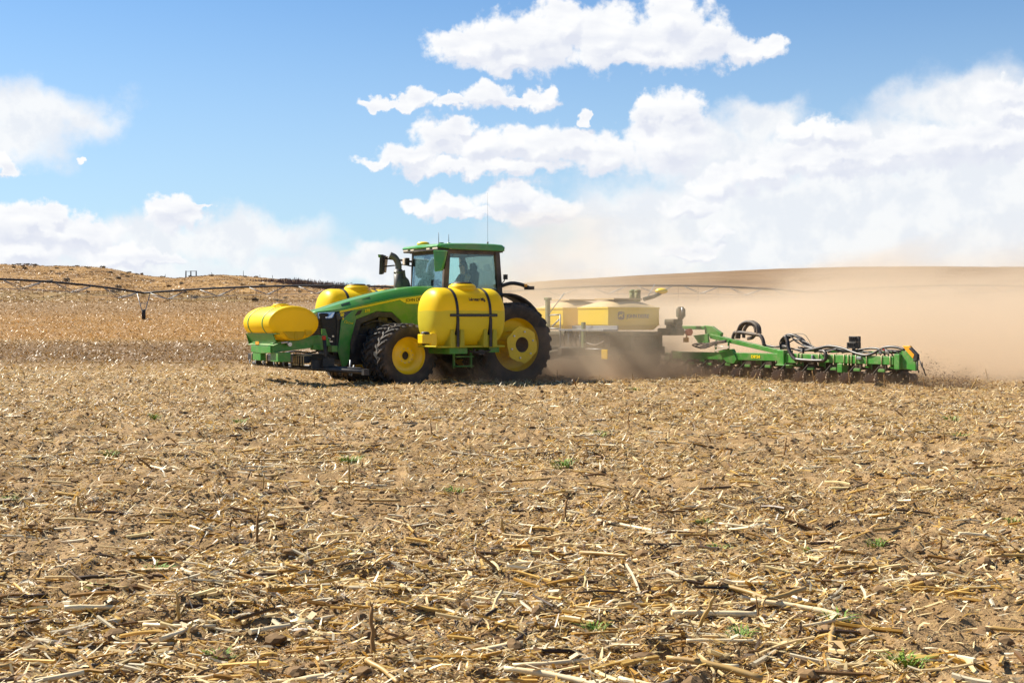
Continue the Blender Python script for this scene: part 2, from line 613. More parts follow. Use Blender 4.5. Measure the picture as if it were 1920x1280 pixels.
def clods(x, y):
    """fine relief of the worked soil, fading with distance"""
    r = np.hypot(x, y)
    def fade(w):
        return np.clip(1.6 - r * 0.0032 / w * 2.2, 0, 1)
    h = (vnoise(x, y, 2.3, 1) - .5) * .08
    h += (vnoise(x, y, .75, 2) - .5) * .060 * fade(.75)
    n = vnoise(x, y, .24, 5)
    h += (np.abs(n - .5) * 2 - .5) * .070 * fade(.24) * -1
    h += (vnoise(x, y, .11, 6) - .5) * .040 * fade(.11)
    h += (vnoise(x, y, .05, 7) - .5) * .028 * fade(.05)
    h += (vnoise(x, y, .026, 9) - .5) * .016 * fade(.03)
    h += (np.abs(vnoise(x, y, .42, 15) - .5) * 2 - .5) * -.075 * np.clip((r - 8) / 8, 0, 1) * np.clip((60 - r) / 20, 0, 1)
    return h


def gz(x, y):
    return land(x, y) + clods(x, y)


def polar_sheet(name, radii, mat):
    az = np.concatenate([np.arange(-180, -60, 6.0), np.arange(-60, -28, 1.0), np.arange(-28, 28, 0.085), np.arange(28, 60, 1.0), np.arange(60, 180, 6.0)])
    a = np.radians(az)
    n, m = len(a), len(radii)
    rr, aa = np.meshgrid(radii, a, indexing='ij')
    x, y = rr * np.sin(aa), rr * np.cos(aa)
    z = gz(x, y)
    co = np.stack([x, y, z], -1).reshape(-1, 3).astype(np.float32)
    i, j = np.meshgrid(np.arange(m - 1), np.arange(n), indexing='ij')
    j2 = (j + 1) % n
    q = np.stack([i * n + j, i * n + j2, (i + 1) * n + j2, (i + 1) * n + j], -1).reshape(-1, 4).astype(np.int32)[:, ::-1]
    return np_mesh(name, co, q, mat, smooth=True)


def np_mesh(name, co, quads, mat, smooth=False, tint=None):
    me = bpy.data.meshes.new(name)
    me.vertices.add(len(co))
    me.vertices.foreach_set('co', np.ascontiguousarray(co, dtype=np.float32).ravel())
    k = quads.shape[1]
    me.loops.add(quads.size)
    me.loops.foreach_set('vertex_index', np.ascontiguousarray(quads, dtype=np.int32).ravel())
    me.polygons.add(len(quads))
    me.polygons.foreach_set('loop_start', np.arange(0, quads.size, k, dtype=np.int32))
    me.polygons.foreach_set('use_smooth', np.full(len(quads), smooth, dtype=bool))
    if tint is not None:
        at = me.attributes.new('tint', 'FLOAT_COLOR', 'POINT')
        at.data.foreach_set('color', np.ascontiguousarray(tint, dtype=np.float32).ravel())
    me.update(calc_edges=True)
    me.materials.append(mat)
    o = bpy.data.objects.new(name, me)
    col.objects.link(o)
    return o


def soil_material():
    m = bpy.data.materials.new('dry_field_soil')
    m.use_nodes = True
    t = NT(m.node_tree)
    b = t.n['Principled BSDF']
    b.inputs['Roughness'].default_value = 0.95
    b.inputs['Specular IOR Level'].default_value = 0.15
    pos = t.new('ShaderNodeNewGeometry').outputs['Position']
    sp = t.new('ShaderNodeSeparateXYZ')
    t.l.new(pos, sp.inputs[0])
    X, Y = sp.outputs[0], sp.outputs[1]
    # bare soil, three grains
    n1 = t.noise(pos, 0.7, 6, 0.6)
    n2 = t.noise(pos, 9.0, 6, 0.65)
    n3 = t.noise(pos, 55.0, 4, 0.6)
    soil = t.mix(t.ramp01(n1, 0.3, 0.7), (0.205, 0.125, 0.053, 1), (0.345, 0.228, 0.115, 1))
    soil = t.mix(t.math('MULTIPLY', t.ramp01(n2, 0.47, 0.70), 0.6), soil, (0.125, 0.073, 0.034, 1))
    soil = t.mix(t.math('MULTIPLY', t.ramp01(n3, 0.5, 0.8), 0.35), soil, (0.34, 0.24, 0.14, 1))
    # chaff ground into the surface: bright flecks at three sizes, so that the far field keeps its grain
    def fleck(scale, lo, hi, sy=1.0):
        v = t.vmath('MULTIPLY', pos, (1.0, sy, 1.0))
        return t.ramp01(t.noise(v, scale, 3, 0.7), lo, hi)
    farther = t.ramp01(Y, 22.0, 50.0)
    chaff = t.mix(t.noise(pos, 13.0, 2), (0.36, 0.21, 0.065, 1), (0.50, 0.36, 0.17, 1))
    f1 = fleck(26.0, 0.56, 0.66)
    f2 = fleck(7.0, 0.53, 0.66)
    f3 = fleck(1.9, 0.48, 0.70, 0.45)
    fl = t.math('MAXIMUM', t.math('MULTIPLY', f1, 0.55), t.math('MULTIPLY', t.math('MULTIPLY', f2, farther), 0.65))
    fl = t.math('MAXIMUM', fl, t.math('MULTIPLY', t.math('MULTIPLY', f3, farther), 0.40))
    dk = fleck(4.3, 0.52, 0.72, 0.5)
    soil = t.mix(t.math('MULTIPLY', t.math('MULTIPLY', dk, farther), 0.65), soil, (0.075, 0.044, 0.024, 1))
    # strips of the field: darker, freshly planted soil then golden untouched stubble
    wob = t.math('MULTIPLY', t.math('SUBTRACT', t.noise(pos, 0.05, 3), 0.5), 14.0)
    Yw = t.math('ADD', Y, wob)
    planted = t.math('MULTIPLY', t.ramp01(Yw, 36.0, 58.0), t.ramp01(Yw, 100.0, 74.0))
    planted = t.math('MULTIPLY', planted, t.ramp01(X, 2.0, -3.0))
    gold = t.math('MULTIPLY', t.ramp01(Yw, 84.0, 105.0), t.ramp01(Yw, 330.0, 200.0))
    gold = t.math('MULTIPLY', gold, t.ramp01(X, 8.0, -4.0))
    fieldc = t.mix(fl, soil, chaff)
    fieldc = t.mix(t.math('MULTIPLY', planted, 0.75), fieldc, (0.12, 0.070, 0.034, 1))
    gcol = t.mix(f3, (0.21, 0.110, 0.033, 1), (0.38, 0.225, 0.075, 1))
    gcol = t.mix(t.math('MULTIPLY', dk, 0.35), gcol, (0.20, 0.13, 0.07, 1))
    fieldc = t.mix(t.math('MULTIPLY', gold, 0.75), fieldc, gcol)
    brown = t.math('MULTIPLY', t.ramp01(Yw, 170.0, 260.0), t.ramp01(X, 60.0, -10.0))
    fieldc = t.mix(t.math('MULTIPLY', brown, 0.35), fieldc, (0.155, 0.097, 0.053, 1))
    # dry grass hill behind, left
    hn = t.noise(t.vmath('MULTIPLY', pos, (1, 0.5, 1)), 0.09, 7, 0.68)
    hn2 = t.noise(t.vmath('MULTIPLY', pos, (1, 0.25, 1.5)), 0.55, 4, 0.7)
    grass = t.mix(t.ramp01(hn, 0.32, 0.66), (0.21, 0.114, 0.040, 1), (0.36, 0.215, 0.080, 1))
    grass = t.mix(t.math('MULTIPLY', t.ramp01(hn2, 0.50, 0.66), 0.8), grass, (0.13, 0.085, 0.050, 1))
    grass = t.mix(t.math('MULTIPLY', t.ramp01(hn2, 0.46, 0.34), 0.5), grass, (0.34, 0.21, 0.09, 1))
    olive = t.math('MULTIPLY', t.ramp01(Yw, 285.0, 300.0), t.ramp01(Yw, 352.0, 318.0))
    grass = t.mix(t.math('MULTIPLY', olive, t.ramp01(hn, 0.35, 0.6)), grass, (0.20, 0.135, 0.055, 1))
    hill = t.math('MULTIPLY', t.ramp01(Yw, 282.0, 300.0), t.ramp01(t.math('DIVIDE', X, Y), 0.02, -0.03))
    ridge = t.math('MULTIPLY', t.ramp01(Y, 230.0, 330.0), t.ramp01(t.math('DIVIDE', X, Y), -0.02, 0.04))
    rn_ = t.noise(t.vmath('MULTIPLY', pos, (0.25, 1.0, 1.0)), 0.10, 5, 0.6)
    rcol = t.mix(t.ramp01(rn_, 0.35, 0.65), (0.15, 0.092, 0.048, 1), (0.24, 0.155, 0.082, 1))
    rcol = t.mix(t.math('MULTIPLY', t.ramp01(t.noise(pos, 0.8, 4, 0.7), 0.5, 0.62), 0.5), rcol, (0.11, 0.07, 0.042, 1))
    fieldc = t.mix(ridge, fieldc, rcol)
    c = t.mix(hill, fieldc, grass)
    t.l.new(c, b.inputs['Base Color'])
    bn = t.new('ShaderNodeBump')
    bn.inputs['Strength'].default_value = 0.8
    bn.inputs['Distance'].default_value = 0.035
    t.l.new(t.math('ADD', t.math('MULTIPLY', n3, 0.6), n2), bn.inputs['Height'])
    bn2 = t.new('ShaderNodeBump')
    bn2.inputs['Distance'].default_value = 0.25
    t.l.new(t.math('MULTIPLY', farther, 0.7), bn2.inputs['Strength'])
    t.l.new(t.math('ADD', t.noise(pos, 3.2, 4, 0.65), t.math('MULTIPLY', f3, 0.3)), bn2.inputs['Height'])
    t.l.new(bn.outputs[0], bn2.inputs['Normal'])
    t.l.new(bn2.outputs[0], b.inputs['Normal'])
    return m


M_soil = soil_material()
r_near = np.concatenate([[0.02, 0.5, 1.0, 1.6, 2.2, 2.8, 3.4, 3.9], 4.3 * np.exp(np.arange(0, math.log(38 / 4.3), 0.0031))])
r_far = np.concatenate([[r_near[-1]], 38.0 * np.exp(np.arange(0.012, math.log(300 / 38), 0.012)), [300.0]])
r_hill = np.concatenate([[300.0], 300 * np.exp(np.arange(0.008, math.log(620 / 300), 0.008)), np.linspace(640, 1200, 12), [2500.0]])
tag(polar_sheet('ground', np.concatenate([r_near, r_far[1:]]), M_soil), kind='structure')
tag(polar_sheet('hills', r_hill, M_soil), kind='structure')


# ------------------------------------------------------------------ straw, stalks and clods lying on the field
def tint_material(name, rough=0.7, trans=0.0):
    m = bpy.data.materials.new(name)
    m.use_nodes = True
    t = NT(m.node_tree)
    b = t.n['Principled BSDF']
    b.inputs['Roughness'].default_value = rough
    b.inputs['Specular IOR Level'].default_value = 0.35
    a = t.new('ShaderNodeAttribute', attribute_name='tint')
    pos = t.new('ShaderNodeNewGeometry').outputs['Position']
    n = t.noise(t.vmath('MULTIPLY', pos, (.6, 1.2, 1.5)), 110.0, 4, 0.7)
    c = t.mix(t.math('MULTIPLY', n, 0.5), a.outputs['Color'], t.mix(1.0, a.outputs['Color'], (0.55, 0.46, 0.36, 1), 'MULTIPLY'))
    t.l.new(c, b.inputs['Base Color'])
    if trans:
        out = t.n['Material Output']
        tl = t.new('ShaderNodeBsdfTranslucent')
        t.l.new(c, tl.inputs[0])
        mx = t.new('ShaderNodeMixShader')
        mx.inputs[0].default_value = trans
        t.l.new(b.outputs[0], mx.inputs[1])
        t.l.new(tl.outputs[0], mx.inputs[2])
        t.l.new(mx.outputs[0], out.inputs[0])
    return m


M_straw = tint_material('bleached_straw', 0.42, 0.25)
M_clod = tint_material('soil_clod', 0.95)

STRAW = np.array([(.86, .68, .36), (.70, .46, .13), (.47, .26, .045), (.33, .17, .035), (.78, .69, .49), (.17, .09, .032), (.085, .05, .025)])
STRAW_P = np.array([.27, .19, .11, .08, .16, .09, .10])


def sample_field(n, r0, r1, half=27.0):
    # a strip of field wider than the view, so that a step aside still sees stubble
    k = (.50 * (r0 + r1) / 2 + 5.0) / (.51 * (r0 + r1) / 2)
    n = int(n * k) if r0 < 40 else n
    y = np.sqrt(rng.random(n) * (r1 ** 2 - r0 ** 2) + r0 ** 2)
    x = (rng.random(n) * 2 - 1) * (.44 * y + (5.0 if r0 < 40 else 8.0))
    r = np.hypot(x, y)
    # patchy cover: bare spots and drifts
    w = vnoise(x, y, 1.7, 12) * .6 + vnoise(x, y, .6, 13) * .4
    keep = rng.random(n) < np.clip((w - .32) * 3.0, .16 + .40 * np.clip((r - 11) / 12, 0, 1), 1)
    return x[keep], y[keep]


def strip_pieces(x, y, L, W, segs, curl, lift, tilt, tube=False):
    """many ribbons (or 5-sided stalks) lying on the ground; returns verts, quads, tints"""
    n = len(x)
    az = rng.random(n) * 2 * np.pi
    az = np.where(rng.random(n) < .38, rng.normal(0, .35, n), az)      # most lie along the combine's rows
    t = np.linspace(-.5, .5, segs + 1)
    bend = rng.normal(0, .5, n) * curl
    tl = rng.normal(0, tilt, n)
    along = L[:, None] * t[None]
    side = bend[:, None] * L[:, None] * (t[None] ** 2 - .08)
    cx = x[:, None] + np.cos(az)[:, None] * along - np.sin(az)[:, None] * side
    cy_ = y[:, None] + np.sin(az)[:, None] * along + np.cos(az)[:, None] * side
    z0 = gz(x, y)
    arch = rng.normal(0, .5, n) * curl * .6
    zz = z0[:, None] + lift * (.35 + rng.random(n))[:, None] + along * np.sin(tl)[:, None] + np.abs(along * 0) + arch[:, None] * L[:, None] * (.25 - t[None] ** 2)
    c = np.stack([cx, cy_, zz], -1)
    px, py = -np.sin(az), np.cos(az)
    tint = STRAW[rng.choice(len(STRAW), n, p=STRAW_P)] * (0.8 + .35 * rng.random((n, 1)))
    tint = np.clip(tint, 0, .9)
    if tube:
        k = 5
        ang = np.arange(k) / k * 2 * np.pi
        off = np.zeros((n, 1, k, 3))
        rad = (W / 2)[:, None, None]
        off[..., 0] = px[:, None, None] * np.cos(ang) * rad
        off[..., 1] = py[:, None, None] * np.cos(ang) * rad
        off[..., 2] = np.sin(ang) * rad
        v = c[:, :, None, :] + off
        v = v.reshape(n, -1, 3)
        m = (segs + 1) * k
        q = []
        for s in range(segs):
            for a in range(k):
                b = (a + 1) % k
                q.append((s * k + a, s * k + b, (s + 1) * k + b, (s + 1) * k + a))
        q.append((3, 2, 1, 0))
        q.append((segs * k, segs * k + 1, segs * k + 2, segs * k + 3))
        q = np.array(q)
    else:
        roll = rng.normal(0, .6, (n, 1)) + rng.normal(0, .7, (n, 1)) * t[None]
        w = (W / 2)[:, None] * np.array([.75] + [1] * (segs - 1) + [.35])[None]
        ox = px[:, None] * np.cos(roll) * w
        oy = py[:, None] * np.cos(roll) * w
        oz = np.sin(roll) * w
        o = np.stack([ox, oy, oz], -1)
        v = np.stack([c - o, c + o], 2).reshape(n, -1, 3)
        m = (segs + 1) * 2
        q = np.array([(2 * s, 2 * s + 1, 2 * s + 3, 2 * s + 2) for s in range(segs)])
    quads = (q[None] + (np.arange(n) * m)[:, None, None]).reshape(-1, 4)
    tt = np.repeat(tint, m, axis=0)
    tt = np.concatenate([tt, np.ones((len(tt), 1))], 1)
    return v.reshape(-1, 3), quads, tt


def merge(parts):
    V, Q, T, b = [], [], [], 0
    for v, q, t in parts:
        V.append(v); Q.append(q + b); T.append(t)
        b += len(v)
    return np.concatenate(V), np.concatenate(Q), np.concatenate(T)


def U(n, a, b):
    return a + (b - a) * rng.random(n)


def straw():
    P = []
    for (r0, r1, nc, nb, ns, wk) in ((4.6, 9, 90000, 19000, 1700, .82), (9, 16, 120000, 34000, 2200, .92), (16, 26, 110000, 52000, 2600, 1.15), (26, 40, 80000, 56000, 2600, 1.45)):
        x, y = sample_field(nc, r0, r1)          # chips and chaff
        n = len(x)
        P.append(strip_pieces(x, y, U(n, .012, .055) * wk, U(n, .003, .012) * wk, 1 if r0 > 9 else 2, .8, .006, .45))
        x, y = sample_field(nb, r0, r1)          # husks and leaves
        n = len(x)
        P.append(strip_pieces(x, y, U(n, .03, .15) * wk ** .5, U(n, .004, .018) * wk ** .6, 3, 1.2, .016 * wk, .5 if r0 < 9 else .7))
        if ns:
            x, y = sample_field(ns, r0, r1)      # short stalk pieces
            n = len(x)
            P.append(strip_pieces(x, y, U(n, .07, .34), U(n, .010, .026), 3, .3, .012, .14, tube=True))
    # farther out only the taller bits of stubble still read as grain
    for (r0, r1, n0, L0, L1) in ((40, 70, 44000, .10, .26), (70, 120, 46000, .15, .34), (120, 200, 46000, .22, .46), (200, 300, 42000, .30, .62)):
        x, y = sample_field(n0, r0, r1, 24)
        n = len(x)
        v, q, t = strip_pieces(x, y, U(n, L0, L1), U(n, L0, L1) * .28, 1, .3, L0 * .12, .75)
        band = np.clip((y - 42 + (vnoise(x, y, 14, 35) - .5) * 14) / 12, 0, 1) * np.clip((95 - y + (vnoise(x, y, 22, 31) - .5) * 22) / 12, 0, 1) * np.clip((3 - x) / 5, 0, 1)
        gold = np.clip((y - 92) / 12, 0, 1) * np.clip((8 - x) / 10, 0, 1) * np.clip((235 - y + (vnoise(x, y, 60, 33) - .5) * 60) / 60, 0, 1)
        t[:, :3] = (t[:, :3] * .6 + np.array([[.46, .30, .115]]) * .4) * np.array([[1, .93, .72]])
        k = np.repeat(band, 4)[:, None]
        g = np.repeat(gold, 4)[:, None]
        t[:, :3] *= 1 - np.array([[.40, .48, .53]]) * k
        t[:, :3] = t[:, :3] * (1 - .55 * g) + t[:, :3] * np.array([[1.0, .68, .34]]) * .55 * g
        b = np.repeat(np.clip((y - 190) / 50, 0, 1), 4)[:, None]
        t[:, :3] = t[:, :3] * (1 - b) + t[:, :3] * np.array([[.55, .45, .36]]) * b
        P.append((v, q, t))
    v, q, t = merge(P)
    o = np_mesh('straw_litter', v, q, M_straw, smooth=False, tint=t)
    tag(o, kind='stuff', label='broken corn husks and chaff strewn over the field', cat='straw')


straw()


def clod_field():
    import bmesh
    bm = bmesh.new()
    bmesh.ops.create_icosphere(bm, subdivisions=2, radius=1.0)
    ico2 = np.array([v.co[:] for v in bm.verts])
    f2 = np.array([[v.index for v in f.verts] for f in bm.faces])
    bm.free()
    bm = bmesh.new()
    bmesh.ops.create_icosphere(bm, subdivisions=1, radius=1.0)
    ico1 = np.array([v.co[:] for v in bm.verts])
    f1 = np.array([[v.index for v in f.verts] for f in bm.faces])
    bm.free()
    V, Q, T, b = [], [], [], 0
    for (r0, r1, n, ico, fc, a0, a1) in ((4.6, 9, 900, ico2, f2, .014, .05), (4.6, 12, 48000, ico1, f1, .0035, .016), (9, 18, 7000, ico1, f1, .010, .035), (18, 36, 7000, ico1, f1, .014, .045)):
        r = np.sqrt(rng.random(n) * (r1 ** 2 - r0 ** 2) + r0 ** 2)
        y = r
        x = (rng.random(n) * 2 - 1) * (.44 * y + 3.0)
        s = a0 + (a1 - a0) * rng.random(n) ** 2.5
        z = gz(x, y) + s * .15
        k = len(ico)
        jit = 1 + rng.normal(0, .12, (n, k, 1))
        sc = np.stack([s * U(n, .8, 1.3), s * U(n, .8, 1.3), s * U(n, .5, .85)], -1)[:, None, :]
        th = rng.random(n) * 6.28
        v = ico[None] * jit * sc
        vx = v[..., 0] * np.cos(th)[:, None] - v[..., 1] * np.sin(th)[:, None]
        vy = v[..., 0] * np.sin(th)[:, None] + v[..., 1] * np.cos(th)[:, None]
        v = np.stack([vx + x[:, None], vy + y[:, None], v[..., 2] + z[:, None]], -1).reshape(-1, 3)
        V.append(v)
        Q.append((fc[None] + (np.arange(n) * k)[:, None, None]).reshape(-1, 3) + b)
        g = U(n, .65, 1.1)[:, None]
        t = np.array([[.25, .155, .072]]) * g
        T.append(np.concatenate([np.repeat(t, k, 0), np.ones((n * k, 1))], 1))
        b += n * k
    o = np_mesh('soil_clods', np.concatenate(V), np.concatenate(Q), M_clod, smooth=False, tint=np.concatenate(T))
    tag(o, kind='stuff', label='crumbled clods of dry brown soil', cat='soil')


clod_field()

ORD = ['leftmost', 'second', 'third', 'fourth', 'fifth', 'sixth', 'seventh', 'eighth', 'ninth', 'tenth', 'eleventh', 'twelfth', 'thirteenth', 'fourteenth', 'fifteenth', 'sixteenth', 'seventeenth', 'eighteenth', 'nineteenth', 'twentieth',
       'twenty-first', 'twenty-second', 'twenty-third', 'twenty-fourth', 'twenty-fifth', 'twenty-sixth', 'twenty-seventh', 'twenty-eighth', 'twenty-ninth', 'thirtieth', 'thirty-first', 'thirty-second', 'thirty-third', 'thirty-fourth', 'thirty-fifth']


def label_rows(objs, bands, what):
    """one label each: nth from the left within its strip of field"""
    for lo, hi, where in bands:
        row = sorted([o for o in objs if lo <= o.location.y < hi], key=lambda o: o.location.x / max(.1, o.location.y))
        for i, o in enumerate(row):
            if i == len(row) - 1 and i:
                o['label'] = 'rightmost ' + what + ' ' + where
            elif i == 0:
                o['label'] = 'leftmost ' + what + ' ' + where
            else:
                o['label'] = ORD[min(i, 34)] + ' ' + what + ' from the left ' + where


# larger stalks one can tell apart -------------------------------------------------
M_stalk = material('corn_stalk', (0.42, 0.26, 0.075), 0.45, var=0.35, dirt=(0.30, 0.20, 0.11), dirt_amt=0.5, dirt_scale=14)
M_stalk_pale = material('pale_corn_stalk', (0.74, 0.60, 0.36), 0.38, var=0.2, dirt=(0.55, 0.38, 0.20), dirt_amt=0.5, dirt_scale=18)
M_root = material('brown_root_stub', (0.26, 0.14, 0.045), 0.9, var=0.3)


def stub_mesh(h, r, lean, seed, roots=True):
    rn = random.Random(seed)
    m = MB()
    dx, dy = lean
    pts = [(0, 0, -.03)]
    for i in range(1, 7):
        t = i / 6
        pts.append((dx * t * h + rn.gauss(0, .004), dy * t * h + rn.gauss(0, .004), h * t * math.sqrt(max(.05, 1 - (dx * dx + dy * dy) * .5))))
    rs = [r * 1.15, r * 1.1, r, r * 1.16, r * .92, r * .95, r * .8]
    m.tube(pts, rs, 7)
    # torn upper end: two slivers
    e = Vector(pts[-1])
    for s in (-1, 1):
        m.tube([e, e + Vector((s * r * 1.2, rn.uniform(-r, r), h * .16))], [r * .45, r * .1], 4)
    # a leaf sheath hanging off
    b = Vector(pts[3])
    m.tube([b, b + Vector((r * 2.5, r, h * .12)), b + Vector((r * 6, r * 2, -h * .05))], [r * .5, r * .6, r * .15], 4)
    if roots:
        for k in range(6):
            a = k * 1.05 + rn.random()
            m.tube([(dx * .1 * h, dy * .1 * h, h * .12), (math.cos(a) * r * 2.2, math.sin(a) * r * 2.2, h * .02), (math.cos(a) * r * 3.4, math.sin(a) * r * 3.4, -.03)], [r * .3, r * .26, r * .1], 4)
    return m


STAND = [(4.71, 33.63), (6.23, 34.84), (12.1, 33.63), (6.11, 33.63), (-3.59, 13.27), (-1.72, 6.84), (-0.64, 6.08), (0.41, 10.32), (-0.06, 9.67), (-1.04, 17.02), (1.96, 17.02), (2.49, 16.44), (4.44, 18.49), (1.72, 19.42), (4.28, 37.18), (-3.42, 10.46), (-1.81, 9.32), (0.91, 6.44), (-0.08, 7.97), (-1.49, 12.11), (8.64, 34.84), (8.7, 34.22)]
_rn = random.Random(3)
stand_protos = []
for k in range(7):
    lean = (_rn.gauss(0, .55), _rn.gauss(0, .35))
    stand_protos.append(stub_mesh(_rn.uniform(.13, .24), _rn.uniform(.009, .0125), lean, k))
_built = {}


def place_stub(x, y, k, s, rz, label, group):
    if k not in _built:
        o = stand_protos[k].build('corn_stub', M_stalk if k % 2 else M_root)
        _built[k] = o
    else:
        o = _built[k].copy()
        col.objects.link(o)
    o.location = (x, y, float(gz(x, y)))
    o.scale = (s, s, s)
    o.rotation_euler = (0, 0, rz)
    return tag(o, label, 'corn stub', group)


stubs = []
for i, (x, y) in enumerate(STAND):
    stubs.append(place_stub(x, y, i % 7, _rn.uniform(1.0, 1.4) if y > 20 else _rn.uniform(.7, 1.0), _rn.uniform(-.5, .5), 'snapped corn stub still standing upright in the soil', 'corn stubs standing in the field'))
for i in range(12):
    y = _rn.uniform(28.5, 33.5)
    x = _rn.uniform(.02, .40) * y
    if y < 31.5 or x > 11:
        stubs.append(place_stub(x, y, _rn.randrange(7), _rn.uniform(1.1, 1.7), _rn.uniform(-.6, .6), 'snapped corn stub', 'corn stubs standing in the field'))
for i in range(70):
    y = 6.5 + 29 * _rn.random() ** .8
    x = _rn.uniform(-.42, .42) * y
    stubs.append(place_stub(x, y, _rn.randrange(7), _rn.uniform(.45, .95), _rn.uniform(0, 6.28), 'snapped corn stub', 'corn stubs standing in the field'))
label_rows(stubs, ((0, 8.5, 'in the nearest strip of field'), (8.5, 12, 'in the near foreground'), (12, 17, 'in the middle of the stubble'), (17, 24, 'well short of the tractor'), (24, 31, 'a little before the tractor'), (31, 60, 'beside the machinery')), 'snapped corn stub standing')


def lying_mesh(L, r, seed):
    rn = random.Random(seed)
    m = MB()
    n = 9
    pts, rs = [], []
    bx, bz = rn.gauss(0, .22), rn.gauss(0, .05)
    for i in range(n + 1):
        t = i / n - .5
        pts.append((t * L, bx * L * (t * t - .1) + rn.gauss(0, .002), r * 1.1 + bz * L * (.25 - t * t)))
        rs.append(r * (1.18 if i in (2, 6) else 1.0) * (1 - .18 * (t + .5)))
    m.tube(pts, rs, 7)
    # split husk peeling from a joint
    p = Vector(pts[6])
    w = r * 1.1
    q = [p + Vector((a * L, b * r, c * r)) for a, b, c in ((0, 0, 1), (.12, 2, 2.2), (.25, 4.5, .6))]
    vs = []
    for i, c in enumerate(q):
        ww = w * (1, 1.1, .3)[i]
        vs += [c + Vector((0, -ww, 0)), c + Vector((0, ww, ww * .5))]
    m.add(vs, [(0, 1, 3, 2), (2, 3, 5, 4)])
    return m


lying = [lying_mesh(_rn.uniform(.16, .52), _rn.uniform(.0095, .0155), 50 + k) for k in range(10)]
_lb = {}
for i in range(240):
    y = 5.3 + 16 * _rn.random() ** 1.7
    x = _rn.uniform(-1, 1) * (.41 * y + 1.5)
    k = _rn.randrange(10)
    if k not in _lb:
        o = lying[k].build('corn_stalk', M_stalk_pale if k % 3 else M_stalk)
        _lb[k] = o
    else:
        o = _lb[k].copy()
        col.objects.link(o)
    o.rotation_euler = (_rn.uniform(0, 6.28) * 0, _rn.gauss(0, .07), _rn.choice([_rn.gauss(0, .4), _rn.gauss(3.14, .4), _rn.uniform(0, 6.28)]))
    s = _rn.uniform(.75, 1.15)
    o.scale = (s, s, s)
    o.location = (x, y, float(gz(x, y)) + .006)
    sx = x / y
    side = 'far left' if sx < -.24 else 'left of centre' if sx < -.08 else 'centre' if sx < .08 else 'right of centre' if sx < .24 else 'far right'
    near = 'at the bottom edge of the view' if y < 6.6 else 'in the near foreground' if y < 8.5 else 'in the foreground' if y < 12 else 'in the middle stubble'
    hue = 'bleached' if k % 3 else 'golden brown'
    tag(o, hue + ' corn stalk lying flat ' + near + ', ' + side, 'corn stalk', 'corn stalks lying on the field')

# green weeds ---------------------------------------------------------------------
M_weed = material('green_weed', (0.15, 0.25, 0.018), 0.6, var=0.35)
TUFTS = [(-4.58, 15.03), (-5.39, 19.92), (-4.02, 19.52), (-1.03, 23.15), (1.14, 17.1), (0.53, 13.75), (-0.54, 12.11), (-4.25, 11.13), (-2.18, 8.16), (1.08, 6.23), (-1.31, 5.89), (1.66, 6.71), (0.41, 6.55), (2.5, 9.04), (1.44, 9.15), (2.05, 9.0), (3.95, 10.35), (1.75, 5.85), (5.8, 17.1), (6.74, 20.24), (1.49, 10.24), (-1.77, 14.36), (-2.37, 7.52), (2.68, 28.85), (5.41, 28.22)]
tuft_src = []
for k in range(4):
    m = MB()
    for b in range(46):
        a = _rn.uniform(0, 6.28)
        r0 = _rn.uniform(0, .05)
        h = _rn.uniform(.03, .075)
        o0 = Vector((math.cos(a) * r0, math.sin(a) * r0, -.005))
        a2 = a + _rn.gauss(0, .6)
        d = Vector((math.cos(a2), math.sin(a2), 0))
        s = Vector((-d.y, d.x, 0)) * _rn.uniform(.0018, .0035)
        p1 = o0 + Vector((0, 0, h * .7)) + d * h * .35
        p2 = o0 + Vector((0, 0, h * .85)) + d * h * _rn.uniform(.7, 1.2)
        m.add([o0 - s, o0 + s, p1 + s, p1 - s, p2], [(0, 1, 2, 3), (3, 2, 4)])
    tuft_src.append(m)
_tb = {}
tuft_objs = []
for i, (x, y) in enumerate(TUFTS):
    k = i % 4
    if k not in _tb:
        _tb[k] = o = tuft_src[k].build('grass_tuft', M_weed, fix=False)
    else:
        o = _tb[k].copy()
        col.objects.link(o)
    s = _rn.uniform(.8, 1.2) * (1.0 if y < 12 else 1.45)
    o.scale = (s * 1.4, s * 1.2, s)
    o.rotation_euler = (0, 0, _rn.uniform(0, 6.28))
    o.location = (x, y, float(gz(x, y)))
    tag(o, 'green tuft', 'grass tuft', 'green tufts in the stubble')
    tuft_objs.append(o)
label_rows(tuft_objs, ((0, 7.3, 'in the nearest strip of field'), (7.3, 10.8, 'in the near foreground'), (10.8, 15.5, 'in the middle foreground'), (15.5, 21.5, 'in the middle of the stubble'), (21.5, 60, 'just before the machinery')), 'small green grass tuft')

# ------------------------------------------------------------------ brush on the hill
M_bush = material('sagebrush', (0.20, 0.145, 0.090), 0.95, var=0.4)
M_thicket = material('bare_thicket', (0.19, 0.13, 0.11), 0.95, var=0.3)


